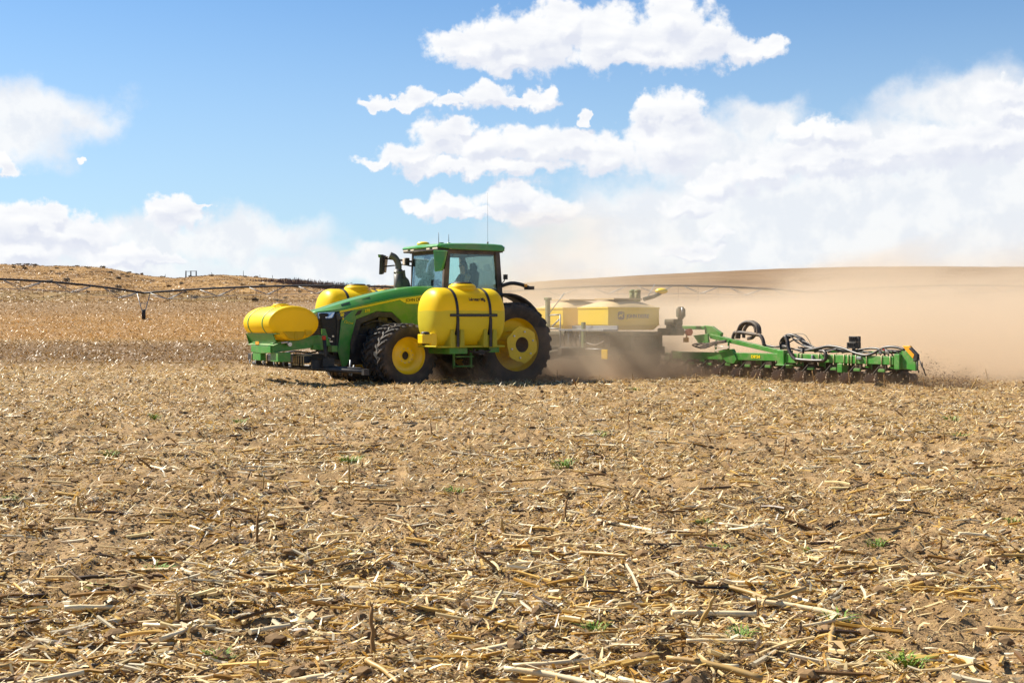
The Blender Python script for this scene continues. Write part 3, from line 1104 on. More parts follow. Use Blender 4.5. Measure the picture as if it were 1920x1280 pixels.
def bush_mesh(seed, n=170, flat=.7):
    rn = random.Random(seed)
    m = MB()
    lobes = [(rn.uniform(-.5, .5), rn.uniform(-.5, .5), rn.uniform(.2, .6) * flat, rn.uniform(.25, .5)) for _ in range(5)]
    for _ in range(n):
        L = rn.choice(lobes)
        v = Vector((rn.gauss(0, 1), rn.gauss(0, 1), rn.gauss(0, 1))).normalized() * L[3] * rn.uniform(.4, 1.05)
        c = Vector((L[0], L[1], L[2])) + Vector((v.x, v.y, v.z * flat))
        if c.z < 0: c.z = -c.z * .5
        s = rn.uniform(.05, .12)
        a = Vector((rn.gauss(0, 1), rn.gauss(0, 1), rn.gauss(0, 1))).normalized() * s
        b = a.orthogonal().normalized() * s * .7
        m.add([c - a - b, c + a - b, c + a + b, c - a + b], [(0, 1, 2, 3)])
    for _ in range(7):
        a = rn.uniform(0, 6.28)
        m.tube([(0, 0, -.2), (math.cos(a) * .3, math.sin(a) * .3, .3), (math.cos(a) * .6, math.sin(a) * .6, .75 * flat)], [.04, .025, .01], 4)
    return m


bush_src = [bush_mesh(k).build('bush', M_bush, fix=False) for k in range(4)]
cnt = 0
bush_spots = []
for i in range(230):
    d = 300 + 300 * _rn.random() ** .75
    u = _rn.uniform(-.43, -.095)
    if i < 80:
        d = _rn.uniform(575, 600)
        u = _rn.uniform(-.43, -.10)
    bush_spots.append((u * d, d, _rn.uniform(.5, 1.45) * (1.15 if i < 80 else 1.0)))
for i, (x, y, s) in enumerate(bush_spots):
    o = bush_src[i % 4] if i < 4 else bush_src[i % 4].copy()
    if i >= 4: col.objects.link(o)
    o.location = (x, y, float(land(x, y)) - .05)
    o.scale = (s * 1.25, s * 1.25, s * _rn.uniform(.7, 1.1))
    o.rotation_euler = (0, 0, _rn.uniform(0, 6.28))
    sx = x / y
    side = 'at its far left' if sx < -.33 else 'left of the fence brace' if sx < -.25 else 'right of the fence brace' if sx < -.17 else 'toward its right end'
    alt = 'along the crest of the dry hill' if y > 560 else 'high on the dry hill' if y > 450 else 'low on the dry hill'
    tag(o, 'low dark sagebrush ' + alt + ', ' + side, 'bush', 'bushes dotted over the dry hill')

# long bare thicket on the slope
m = MB()
for i in range(2600):
    t = _rn.random()
    x = -97 + 46 * t + _rn.gauss(0, .6)
    hgt = 3.0 * math.sin(math.pi * min(1, max(.03, t))) ** .5 * _rn.uniform(.35, 1)
    y = 470 + _rn.gauss(0, 2.5)
    z = float(land(x, y))
    w = _rn.uniform(.04, .10)
    dx = _rn.gauss(0, .5)
    m.add([(x - w, y, z), (x + w, y, z), (x + dx + w * .4, y + _rn.gauss(0, .4), z + hgt), (x + dx - w * .4, y, z + hgt)], [(0, 1, 2, 3)])
tag(m.build('bare_thicket', M_thicket, fix=False), 'long purple-brown leafless thicket halfway up the left hill', 'thicket')


# bunch grass giving the hill its nap
def hill_grass():
    n = 60000
    d = 285 + 325 * rng.random(n) ** .9
    u = U(n, -.46, .0)
    x, y = u * d, d
    keep = vnoise(x, y, 9, 41) * .6 + vnoise(x, y, 3, 42) * .4 + rng.random(n) * .3 > .52
    x, y = x[keep], y[keep]
    n = len(x)
    v, q, t = strip_pieces(x, y, U(n, .4, 1.1), U(n, .18, .42), 1, .3, .10, .3)
    pal = np.array([(.33, .19, .070), (.37, .225, .085), (.29, .165, .062), (.19, .11, .05), (.39, .25, .11)])
    c = pal[rng.choice(5, n, p=[.3, .3, .18, .08, .14])]
    t[:, :3] = np.repeat(c, 4, axis=0)
    tag(np_mesh('hill_grass', v, q, M_straw, smooth=False, tint=t), kind='stuff', label='dry tawny bunch grass covering the hill', cat='grass')


hill_grass()


# wooden H brace on the crest
def on_hill(u, d):
    return Vector((u * d, d, float(land(u * d, d))))


r0 = empty('fence_brace', on_hill(-.2425, 592), 0, label='dark H-shaped wooden fence brace on the hill crest', cat='fence brace')
for k, dx in enumerate((-2.3, -.1, 2.3)):
    m = MB()
    m.tube([(dx, 0, -.8), (dx, 0, 2.75)], [.30, .27], 8)
    m.build('post', M_wood, r0)
m = MB()
m.tube([(-2.3, 0, 2.45), (-.1, 0, 2.45)], .10, 8)
m.build('rail', M_wood, r0)
m = MB()
m.tube([(-.1, 0, 2.55), (2.3, 0, 2.55)], .12, 8)
m.build('rail', M_wood, r0)
for i, u in enumerate((-.2620, -.2270, -.2030, -.1905, -.181, -.169, -.157)):
    m = MB()
    h = 2.6 if i == 2 else _rn.uniform(1.5, 2.0)
    m.tube([(0, 0, -.5), (.03, 0, h * .5), (0, 0, h)], [.13, .12, .10], 6)
    m.box((0, -.12, h * .8), (.05, .04, .05))
    p = m.build('fence_post', M_wood)
    p.location = on_hill(u, 594)
    tag(p, 'tall dark fence post on the hill crest, highest of its row' if i == 2 else ('thin fence post on the crest just left of the fence brace' if i == 0 else ORD[i] + ' thin fence post from the left along the hill crest'), 'fence post', 'fence posts along the hill crest')

# ------------------------------------------------------------------ centre pivot irrigation line
PIV = [(-86.0, 148.0), (-52.9, 190.0), (-3.5, 192.0), (46.5, 205.0), (96.5, 214.0)]


def pivot_line():
    base = Vector((PIV[1][0], PIV[1][1], float(land(*PIV[1]))))
    root = empty('irrigation_pivot', base, 0, label='long dark centre pivot irrigation pipe on wheeled towers crossing the field', cat='irrigation pivot')
    off = -base
    H = 3.72
    TP = [Vector((x, y, float(land(x, y)))) for x, y in PIV]
    for i in range(len(TP) - 1):
        a, b = TP[i] + Vector((0, 0, H)), TP[i + 1] + Vector((0, 0, H))
        d = (b - a).normalized()
        side = Vector((-d.y, d.x, 0)).normalized()
        crown = 1.9 if i == 0 else 1.05
        N = 32
        def P(t):
            return a.lerp(b, t) + Vector((0, 0, crown * 4 * t * (1 - t)))
        m = MB()
        m.tube([P(k / N) for k in range(N + 1)], .145, 8)
        m.build('pipe', M_pipe, root, off=off)
        nt = 7
        joints = []
        m = MB()
        for k in range(nt):
            t = (k + .5) / nt
            j = P(t) + Vector((0, 0, -1.15))
            for s in (-1, 1):
                jj = j + side * s * .75
                joints.append(jj)
                m.tube([P(t - .4 / nt), jj], .055, 5)
                m.tube([P(t + .4 / nt), jj], .055, 5)
            m.tube([j - side * .75, j + side * .75], .04, 5)
        m.build('truss_strut', M_galv, root, off=off)
        m = MB()
        for s in (0, 1):
            row = [P(0) - Vector((0, 0, .2))] + joints[s::2] + [P(1) - Vector((0, 0, .2))]
            m.tube(row, .022, 5)
        m.build('truss_rod', M_galv, root, off=off)
        for k in range(1, 16):
            t = k / 16 + .01
            p = P(t)
            m = MB()
            m.tube([p, p + Vector((0, .25, .18)), p + Vector((0, .38, 0)), p + Vector((0, .38, -2.0))], .02, 5)
            m.cyl(p + Vector((0, .38, -2.0)), p + Vector((0, .38, -2.16)), .05, 6)
            m.build('drop_hose', M_pipe, root, off=off)
    for i, T in enumerate(TP[:-1]):
        d = (TP[i + 1] - TP[i]).normalized()
        if i == 1:
            d = Vector((.965, .262, 0))
        side = Vector((-d.y, d.x, 0)).normalized()
        m = MB()
        top = T + Vector((0, 0, H))
        for s in (-1, 1):
            foot = T + side * s * 1.9 + Vector((0, 0, .75))
            m.tube([top - d * .9, foot - d * .12], .06, 6)
            m.tube([top + d * .9, foot + d * .12], .06, 6)
            m.tube([top.lerp(foot, .5) - d * .5, top.lerp(foot, .5) + d * .5], .04, 6)
        m.tube([top - d * .9, top + d * .9], .06, 6)
        m.build('tower_leg', M_galv, root, off=off)
        m = MB()
        m.beam(T + side * -2.0 + Vector((0, 0, .78)), T + side * 2.0 + Vector((0, 0, .78)), .2, .2)
        m.box(T + Vector((0, 0, .95)), (.35, .35, .4))
        m.build('base_beam', M_galv, root, off=off)
        for s in (-1, 1):
            c = T + side * s * 1.95 + Vector((0, 0, .62))
            m = MB()
            m.lathe([(.28, -.22), (.56, -.26), (.72, -.2), (.74, 0), (.72, .2), (.56, .26), (.28, .22)], (0, 0, 0), 'X', 20)
            for q in range(14):
                an = q / 14 * 6.283
                m.box((0, math.cos(an) * .74, math.sin(an) * .74), (.44, .08, .08), Matrix.Rotation(an, 3, 'X'))
            w = m.build('wheel', M_rubber, root)
            w.location = c + off
            w.rotation_euler = (0, 0, math.atan2(d.y, d.x))
            m = MB()
            m.cyl((-.12, 0, 0), (.12, 0, 0), .3, 12)
            m.build('rim', M_galv, w)


pivot_line()

# ------------------------------------------------------------------ tractor (local frame: X forward, Y to its left, Z up)
YAW = R(33 + 180)
T0 = Vector((-.802, 35.18, 0))
tractor = empty('tractor', T0, YAW, label='big green and yellow row-crop tractor with saddle tanks pulling the planter', cat='tractor')


def pipe_poly(m, pts, r, n=8):
    return m.tube(pts, r, n)


# --- wheels
def tyre_mb(Rt, W, Rr, lugs, lug_h=.045):
    m = MB()
    w = W / 2
    prof = [(Rr - .03, -w * .72), (Rr + .02, -w * .80), (Rr + (Rt - Rr) * .35, -w * 1.0), (Rr + (Rt - Rr) * .6, -w * 1.02), (Rt - .09, -w * .96), (Rt - lug_h - .012, -w * .80), (Rt - lug_h, -w * .4), (Rt - lug_h, 0),
            (Rt - lug_h, w * .4), (Rt - lug_h - .012, w * .80), (Rt - .09, w * .96), (Rr + (Rt - Rr) * .6, w * 1.02), (Rr + (Rt - Rr) * .35, w * 1.0), (Rr + .02, w * .80), (Rr - .03, w * .72)]
    m.cur = 1
    m.lathe(prof, (0, 0, 0), 'Y', 72)
    m.cur = 0
    for side in (-1, 1):
        for k in range(lugs):
            ph = 2 * math.pi * (k + (.5 if side > 0 else 0)) / lugs
            S = 6
            vs = []
            for i in range(S + 1):
                t = i / S
                yy = side * (-.04 * W + (w * 1.02) * min(1, t / .82) * 1.0)
                if abs(yy) > w * 1.0: yy = side * w * 1.0
                rr = Rt if t < .8 else Rt - (t - .8) / .2 * .12
                rb = Rt - lug_h - .02 if t < .8 else Rt - lug_h - .03 - (t - .8) / .2 * .12
                a = ph + (t ** .85) * .24 * (1.0 if t < .99 else 1.03)
                hw = (.020 + .010 * t) / Rt
                for aa, q in ((a - hw * 1.5, rb), (a - hw, rr), (a + hw, rr), (a + hw * 1.5, rb)):
                    vs.append((math.cos(aa) * q, yy, math.sin(aa) * q))
            fs = []
            for i in range(S):
                for j in range(3):
                    fs.append((i * 4 + j, i * 4 + j + 1, (i + 1) * 4 + j + 1, (i + 1) * 4 + j))
            fs.append((0, 1, 2, 3))
            fs.append((S * 4 + 3, S * 4 + 2, S * 4 + 1, S * 4))
            m.add(vs, fs)
    return m


def bolts(n, rad, y0, y1, r, mt, parent, ph=0.0):
    for k in range(n):
        a = 2 * math.pi * k / n + ph
        m = MB()
        m.cyl((math.cos(a) * rad, y0, math.sin(a) * rad), (math.cos(a) * rad, y1, math.sin(a) * rad), r, 6)
        m.build('bolt', mt, parent)


def bolt_ring(m, n, rad, y0, y1, r, ph=0.0):
    for k in range(n):
        a = 2 * math.pi * k / n + ph
        c = (math.cos(a) * rad, y0, math.sin(a) * rad)
        m.cyl(c, (c[0], y1, c[2]), r, 6)


def make_wheel(x, y, z, Rt, W, Rr, lugs, kind, out=1):
    """out=+1: outer face toward +Y"""
    m = MB()
    w = W * .40
    if kind == 'front':
        prof = [(Rr + .035, w), (Rr + .03, w - .03), (Rr - .01, w - .035), (Rr - .03, w - .10), (Rr - .035, w - .14), (Rr - .11, w - .17), (Rr - .13, w - .17), (Rr - .20, w - .06 - .13), (.23, w - .16), (.20, w - .15), (.12, w - .15), (.105, w - .16), (.10, w - .28), (.02, w - .28)]
    else:
        prof = [(Rr + .045, w), (Rr + .035, w - .04), (Rr - .015, w - .045), (Rr - .04, w - .12), (Rr - .05, w - .24), (Rr - .09, w - .28), (Rr - .12, w - .28), (.40, w - .33), (.30, w - .33), (.10, w - .33), (.02, w - .33)]
    back = [(Rr - .035, -w + .1), (Rr + .03, -w)]
    m.lathe([(r, t * out) for r, t in ([(Rr + .03, -w), (Rr - .02, -w + .05), (Rr - .02, w - .06)])], (0, 0, 0), 'Y', 56)
    m.lathe([(r, t * out) for r, t in prof], (0, 0, 0), 'Y', 56)
    rim = m.build('wheel', M_yellow, tractor, off=(x, y, z))
    m2 = tyre_mb(Rt, W, Rr, lugs)
    m2.build('tyre', [M_rubber, M_side], rim)
    m3 = MB()
    if kind == 'front':
        bolts(10, .18, (w - .16) * out, (w - .125) * out, .012, M_plate, rim)
        m4 = MB()
        m4.cyl((0, (w - .29) * out, 0), (0, (w - .26) * out, 0), .098, 24)
        m4.build('axle_cap', M_iron, rim)
    elif kind == 'rear_outer':
        # deep drum with scalloped clamp plate standing proud of the tyre
        y0, y1 = (w - .33) * out, (w + .235) * out
        m3.lathe([(.37, y0), (.37, y0 + .06 * out), (.345, y0 + .08 * out), (.345, y1 - .05 * out), (.36, y1 - .05 * out)], (0, 0, 0), 'Y', 40)
        for a in range(8):
            an = a / 8 * 6.283
            m3.box((math.cos(an) * .355, (y0 + y1) / 2, math.sin(an) * .355), (.03, abs(y1 - y0) - .08, .05), Matrix.Rotation(-an, 3, 'Y'))
        n = 96
        ring = []
        for k in range(n):
            a = 2 * math.pi * k / n
            rad = .445 + .018 * math.cos(6 * a + .6) + (.012 if math.cos(12 * a) > .3 else 0)
            ring.append((math.cos(a) * rad, math.sin(a) * rad))
        vs = []
        for (yy) in (y1 - .05 * out, y1):
            vs += [(a, yy, b) for a, b in ring]
        for yy in (y1 - .05 * out, y1):
            vs += [(math.cos(2 * math.pi * k / n) * .195, yy, math.sin(2 * math.pi * k / n) * .195) for k in range(n)]
        fs = []
        for k in range(n):
            j = (k + 1) % n
            fs += [(k, j, n + j, n + k), (2 * n + k, 3 * n + k, 3 * n + j, 2 * n + j), (n + k, n + j, 3 * n + j, 3 * n + k), (k, 2 * n + k, 2 * n + j, j)]
        m3.add(vs, fs)
        hub = m3.build('hub_drum', M_yellow, rim)
        m5 = MB()
        m5.lathe([(.194, y1 - .01 * out), (.190, y1 - .12 * out), (.19, y1 - .35 * out), (.09, y1 - .36 * out), (.088, y1 - .42 * out), (.02, y1 - .42 * out)], (0, 0, 0), 'Y', 32)
        m5.build('axle_bore', M_iron, rim)
        bolts(6, .335, y1, y1 + .025 * out, .026, M_steel, rim, .35)
    return rim


def drop(o, dy):
    c = copy_tree(o, tractor)
    c.location = (o.location.x, dy, o.location.z)
    return c


WB = 3.13
fo = make_wheel(WB, 1.54, .71, .79, .44, .485, 25, 'front')
fi = make_wheel(WB, .86, .71, .79, .44, .485, 25, 'plain')
fi2 = drop(fi, -.86)
fo2 = make_wheel(WB, -1.54, .71, .79, .44, .485, 25, 'front', -1)
ro = make_wheel(0, 1.52, .95, 1.08, .48, .71, 27, 'rear_outer')
ri = make_wheel(0, .80, .95, 1.08, .48, .71, 27, 'plain')
ri2 = drop(ri, -.80)
ro2 = make_wheel(0, -1.52, .95, 1.08, .48, .71, 27, 'rear_outer', -1)
for w_, a in ((fo, .1), (fi, .3), (fi2, .2), (fo2, .5), (ro, -.38), (ri, .2), (ri2, .1), (ro2, .3)):
    w_.rotation_euler = (0, a, 0)

# --- chassis, axles
m = MB()
m.box((2.3, 0, .95), (4.2, .5, .45))
m.box((.1, 0, .95), (1.3, .75, .8))
m.box((4.35, 0, .85), (.5, .62, .5))
m.cyl((WB, -1.5, .71), (WB, 1.5, .71), .11, 14)
m.cyl((0, -1.5, .95), (0, 1.5, .95), .12, 14)
m.box((WB, 0, .78), (.55, 1.0, .38))
m.cyl((1.3, -.5, .72), (1.3, .5, .72), .26, 16)
m.build('chassis', M_black, tractor, bevel=.02)
# fuel tank and steps on the left
m = MB()
m.box((1.75, .72, .93), (1.5, .45, .52))
m.build('fuel_tank', M_black, tractor, bevel=.05)
m = MB()
m.box((2.35, 2.1, .86), (.5, 1.3, .19))
m.box((1.35, 2.1, .87), (.3, 1.3, .16))
m.box((1.75, 1.75, .905), (1.5, .06, .09))
m.build('tank_cradle', M_green_frame, tractor, bevel=.01)
m = MB()
m.box((1.85, -2.3, .88), (1.9, 1.4, .14))
m.build('tank_cradle', M_green_frame, tractor, bevel=.01)
m = MB()
for dx in (-.25, .25):
    m.box((1.45 + dx, 1.42, .62), (.05, .06, .5))
for z in (.42, .66):
    m.box((1.45, 1.47, z), (.5, .2, .035))
m.build('step', M_green_frame, tractor, bevel=.008)

# --- hood: lofted sections
ST = [  # X, crest z, shoulder z, half width, bottom z
    (1.66, 2.46, 2.27, .50, 1.30), (2.09, 2.455, 2.235, .49, 1.30), (2.38, 2.43, 2.20, .48, 1.30), (2.86, 2.35, 2.125, .465, 1.30),
    (3.45, 2.225, 2.02, .45, 1.30), (3.98, 2.09, 1.905, .435, 1.3), (4.40, 1.96, 1.81, .42, 1.3), (4.72, 1.86, 1.785, .39, 1.3), (4.90, 1.81, 1.765, .34, 1.3), (4.97, 1.775, 1.745, .27, 1.3)]
m = MB()
rows = []
NS = 13
for X, zc, zs, hw, _ in ST:
    row = []
    pts = [(-hw, zs - .035), (-hw * 1.0, zs), (-hw * .97, zs + .02), (-hw * .80, zs + (zc - zs) * .52), (-hw * .62, zs + (zc - zs) * .86), (-hw * .40, zc - .004), (-hw * .18, zc - .03)]
    pts = pts + [(0, zc - .026)] + [(-a, b) for a, b in pts[::-1]]
    rows.append([(X, a, b) for a, b in pts])
vs = [p for r in rows for p in r]
k = len(rows[0])
fs = [(i * k + j, i * k + j + 1, (i + 1) * k + j + 1, (i + 1) * k + j) for i in range(len(rows) - 1) for j in range(k - 1)]
m.add(vs, fs, False)
last = (len(rows) - 1) * k
m.f.append(tuple(range(last, last + k))); m.sm.append(False); m.mi.append(0)
hood = m.build('hood', M_green, tractor)
# keep the pressed creases that run along the bonnet
_cr = hood.data.attributes.new('crease_edge', 'FLOAT', 'EDGE')
for ed in hood.data.edges:
    a_, b_ = ed.vertices
    if a_ // k != b_ // k and a_ % k == b_ % k and (a_ % k) in (1, 2, 4, 6, k - 2, k - 3, k - 5, k - 7):
        _cr.data[ed.index].value = .75
sb = hood.modifiers.new('smooth', 'SUBSURF'); sb.levels = 2; sb.render_levels = 2
# hood louvres
m = MB()
for x0 in (4.28, 3.72):
    for s in (1, -1):
        m.prism([(x0, s * .33, 1.935 + (4.28 - x0) * .245), (x0 - .22, s * .34, 1.99 + (4.28 - x0) * .245), (x0 - .25, s * .30, 2.015 + (4.28 - x0) * .245), (x0 - .04, s * .28, 1.96 + (4.28 - x0) * .245)], (0, 0, .012))
m.build('hood_vent', M_black_gloss, hood)


def side_panel(s):
    y = .462 * s
    e = (0, -.03 * s, 0)
    m = MB()
    up = [(1.66, 2.20), (2.09, 2.17), (2.73, 2.085), (3.4, 1.955), (3.95, 1.845), (4.18, 1.79)]
    lo = [(4.33, 1.58), (4.42, .80), (4.30, .42), (4.18, .46), (4.11, .60), (4.08, .94), (3.92, 1.59), (3.35, 1.79), (2.94, 1.77), (2.70, 1.57), (2.55, 1.30), (1.66, 1.30)]
    m.prism([(x, y - (.012 * s if x > 4 else 0), z) for x, z in up + lo], e)
    return m.build('side_panel', M_green, tractor, bevel=.012)


pl = side_panel(1)
side_panel(-1)
# wheel arch liner
for s in (1, -1):
    m = MB()
    A = [(4.08, .75), (4.10, 1.0), (3.93, 1.585), (3.35, 1.785), (2.94, 1.765), (2.70, 1.565), (2.62, 1.35)]
    B = [(3.98, .75), (3.97, 1.0), (3.80, 1.50), (3.32, 1.66), (2.98, 1.64), (2.80, 1.50), (2.72, 1.35)]
    n = len(A)
    for i in range(n - 1):
        m.add([(A[i][0], .455 * s, A[i][1]), (A[i + 1][0], .455 * s, A[i + 1][1]), (B[i + 1][0], .30 * s, B[i + 1][1]), (B[i][0], .30 * s, B[i][1]),
               (A[i][0], .47 * s, A[i][1] - .0), (A[i + 1][0], .47 * s, A[i + 1][1]), (B[i + 1][0], .475 * s, B[i + 1][1]), (B[i][0], .475 * s, B[i][1])],
              [(0, 1, 2, 3), (4, 5, 6, 7), (3, 2, 6, 7), (0, 1, 5, 4)])
    m.build('wheel_arch', M_black, tractor)
# engine and frame seen inside the arch
m = MB()
m.box((3.2, 0, 1.35), (1.6, .52, .62))
m.box((3.0, .30, 1.48), (.5, .1, .2))
m.cyl((3.4, .28, 1.25), (3.4, .36, 1.25), .13, 14)
m.box((4.25, 0, 1.2), (.12, .72, 1.1))
m.box((3.95, 0, .85), (.7, .80, .75))  # black block added behind the column, hides the far rim, keeps the gap dark
m.build('engine', M_black, tractor, bevel=.02)
m = MB()
m.tube(arc_path([(3.7, .33, 1.45), (3.3, .36, 1.55), (2.95, .35, 1.42), (2.7, .35, 1.2)]), .03, 7)
m.box((3.15, .35, 1.60), (.25, .06, .1))
m.build('engine_hose', M_hose, tractor)

# yellow stripe along the hood side with the maker's name
for s in (1, -1):
    y = (.4665) * s
    m = MB()
    top = [(4.37, 1.795), (3.98, 1.875), (3.45, 1.98), (2.86, 2.095), (2.45, 2.165), (2.09, 2.215), (1.68, 2.245)]
    bot = [(1.68, 2.0), (2.18, 1.995), (2.52, 1.985), (2.60, 2.015), (2.73, 2.085), (2.86, 2.055), (3.45, 1.935), (3.98, 1.83), (4.38, 1.74)]
    # split in convex pieces
    P = lambda x, z: (x, y - (.006 * s if x > 4.2 else 0), z)
    e = (0, .006 * s, 0)
    m.prism([P(4.37, 1.795), P(3.98, 1.875), P(3.98, 1.832), P(4.38, 1.745)], e)
    m.prism([P(3.98, 1.875), P(3.45, 1.98), P(3.45, 1.936), P(3.98, 1.832)], e)
    m.prism([P(3.45, 1.98), P(2.86, 2.095), P(2.86, 2.055), P(3.45, 1.936)], e)
    m.prism([P(2.86, 2.095), P(2.72, 2.12), P(2.72, 2.082), P(2.86, 2.055)], e)
    m.prism([P(2.72, 2.12), P(2.09, 2.20), P(1.68, 2.215), P(1.68, 2.0), P(2.16, 1.99), P(2.50, 1.985), P(2.60, 2.02), P(2.70, 2.075)], e)
    m.build('hood_stripe', M_stripe, hood)
text_obj('hood_lettering', 'JOHN DEERE', .115, (2.55, .4765, 2.035), (-1, 0, .07), (0.0, 0, 1), M_black_gloss, hood, .004, .001, width=.60)
text_obj('model_number', '370', .095, (3.70, .476, 1.765), (-1, 0, .14), (0, 0, 1), M_stripe, pl, .004, .004)
# series badge on the black corner
for s in (1, -1):
    m = MB()
    m.prism([(4.40, .455 * s, 1.775), (4.14, .462 * s, 1.795), (4.0, .465 * s, 1.83), (4.05, .4675 * s, 1.80), (4.30, .4675 * s, 1.60), (4.46, .4575 * s, 1.58), (4.47, .4575 * s, 1.74)], (0, .006 * s, 0))
    m.build('corner_trim', M_black_gloss, tractor)
text_obj('series_badge', '8R', .10, (4.36, .478, 1.665), (-1, 0, .12), (0.1, 0, 1), M_stripe, pl, .004, .006)
text_obj('series_badge', '2', .075, (4.31, .478, 1.585), (-1, 0, .05), (0, 0, 1), M_stripe, pl, .004, .006)
m = MB()
m.tube(arc_path([(4.26, .459, 1.505), (4.22, .459, 1.56), (4.17, .459, 1.54), (4.21, .459, 1.50), (4.12, .459, 1.52), (4.07, .459, 1.50), (4.0, .459, 1.51)]), .007, 5)
m.tube([(4.15, .459, 1.49), (4.02, .459, 1.485)], .006, 5)
m.build('signature_decal', M_stripe, pl)
m = MB()
m.prism([(3.97, .463, 1.68), (3.88, .463, 1.805), (3.76, .463, 1.83), (3.83, .463, 1.715)], (0, .008, 0))
m.build('side_vent', M_black, pl)

# nose: black grille, headlight
m = MB()
G = [(4.30, 1.76), (4.90, 1.745), (4.88, 1.62), (4.83, 1.40), (4.74, 1.05), (4.66, .84), (4.50, .72), (4.40, .74)]
m.prism([(x, .43, z) for x, z in G], (0, -.86, 0))
gr = m.build('grille', M_grille, tractor, bevel=.03)
m = MB()
for i in range(12):
    z = .92 + i * .055
    x = 4.66 + (z - .84) * .285
    m.box((x - .03, .437, z), (.28, .012, .012))
    m.box((x + .012, 0, z), (.02, .76, .012))
for s in (-1, 1):
    m.prism([(4.44, .44 * s, 1.58), (4.40, .44 * s, 1.58), (4.43, .44 * s, .86), (4.47, .44 * s, .86)], (0, .012 * s, 0))
m.build('grille_bar', M_black, gr)
m = MB()
m.tube([(4.8, .44, 1.2), (4.62, .45, 1.12), (4.7, .45, .98)], .012, 6)
m.box((4.6, .44, 1.05), (.08, .02, .03))
m.box((4.55, .44, 1.18), (.05, .02, .04))
m.build('grille_fitting', M_steel, gr)
for s in (1, -1):
    m = MB()
    m.prism([(4.925, .36 * s, 1.755), (4.50, .435 * s, 1.77), (4.56, .44 * s, 1.64), (4.64, .44 * s, 1.605), (4.90, .37 * s, 1.61)], (0.0, .02 * s, 0))
    m.prism([(4.92, .36 * s, 1.75), (4.95, .20 * s, 1.735), (4.93, .20 * s, 1.62), (4.895, .36 * s, 1.612)], (.015, 0, 0))
    hl = m.build('headlight', M_lens, tractor)
    m = MB()
    m.prism([(4.56, .452 * s, 1.75), (4.51, .456 * s, 1.762), (4.60, .456 * s, 1.63), (4.70, .45 * s, 1.625), (4.67, .45 * s, 1.66)], (0, .01 * s, 0))
    m.prism([(4.90, .388 * s, 1.66), (4.66, .433 * s, 1.655), (4.67, .433 * s, 1.625), (4.89, .388 * s, 1.63)], (0, .012 * s, 0))
    m.build('lens', material('headlight_reflector', (.8, .82, .85), .15, metal=.3), hl)

# --- cab
m = MB()
m.box((.83, 0, 1.78), (1.62, 1.5, .95))
m.box((.35, 0, 2.27), (.7, 1.66, .10))
m.build('cab_floor', M_black, tractor, bevel=.02)


def pillar(a, b, w, d, name='pillar'):
    m = MB()
    m.beam(a, b, w, d, up=(1, 0, 0))
    return m.build(name, M_inter_dark, tractor, bevel=.015)


M_inter_dark = material('dark_cab_frame', (0.045, 0.035, 0.030), 0.5, dirt=DUST, dirt_amt=0.35, dirt_scale=3)
for s in (1, -1):
    pillar((1.66, .86 * s, 1.75), (1.58, .88 * s, 3.36), .11 if s > 0 else .07, .15 if s > 0 else .08)
    pillar((-.04, .86 * s, 1.85), (.10, .88 * s, 3.36), .12, .14)
    m = MB()
    m.beam((1.55, .875 * s, 3.31), (.12, .875 * s, 3.31), .06, .10)
    m.beam((1.62, .865 * s, 2.24), (.02, .865 * s, 2.33), .05, .10)
    m.build('door_frame', M_inter_dark, tractor, bevel=.01)
    m = MB()
    m.prism([(1.56, .885 * s, 2.28), (1.52, .885 * s, 3.27), (.19, .885 * s, 3.27), (.06, .885 * s, 2.36)], (0, -.008 * s, 0))
    m.build('door_glass', M_glass, tractor)
m = MB()
m.prism([(1.70, -.80, 2.12), (1.70, .80, 2.12), (1.615, .80, 3.30), (1.615, -.80, 3.30)], (-.008, 0, 0))
m.build('windscreen', M_glass, tractor)
m = MB()
m.prism([(-.02, -.78, 2.4), (-.02, .78, 2.4), (.09, .78, 3.28), (.09, -.78, 3.28)], (-.008, 0, 0))
m.build('rear_window', M_glass, tractor)
m = MB()
m.beam((-.02, -.85, 2.36), (-.02, .85, 2.36), .08, .10)
m.beam((.10, -.85, 3.31), (.10, .85, 3.31), .08, .10)
m.beam((1.60, -.85, 3.33), (1.60, .85, 3.33), .08, .12)
m.beam((1.71, -.84, 2.16), (1.71, .84, 2.16), .06, .10)
m.build('cab_crossbar', M_inter_dark, tractor, bevel=.01)
# roof
m = MB()
prof = [(1.86, 3.40), (1.90, 3.44), (1.86, 3.485), (1.55, 3.515), (.9, 3.535), (.2, 3.535), (-.04, 3.52), (-.14, 3.46), (-.12, 3.36), (.0, 3.355), (1.5, 3.37)]
secs = [(-1.0, .94, .0), (-.92, 1.0, .008), (0, 1.0, .03), (.92, 1.0, .008), (1.0, .94, .0)]
rows = []
for y, sc, dz in secs:
    rows.append([((x - .87) * sc + .87, y, z + (dz if z > 3.45 else 0) - (0.02 if abs(y) > .95 and z > 3.45 else 0)) for x, z in prof])
k = len(prof)
vs = [p for r in rows for p in r]
fs = [(i * k + j, i * k + (j + 1) % k, (i + 1) * k + (j + 1) % k, (i + 1) * k + j) for i in range(len(rows) - 1) for j in range(k)]
fs += [tuple(range(k)), tuple(range((len(rows) - 1) * k, len(rows) * k))]
m.add(vs, fs)
roof = m.build('roof', M_green, tractor, bevel=.015)
m = MB()
m.box((1.76, 0, 3.37), (.22, 1.84, .07))
m.box((.8, 0, 3.345), (1.75, 1.86, .04))
m.box((.78, 0, 3.305), (1.5, 1.62, .05))
m.build('roof_lining', M_inter_dark, roof, bevel=.01)
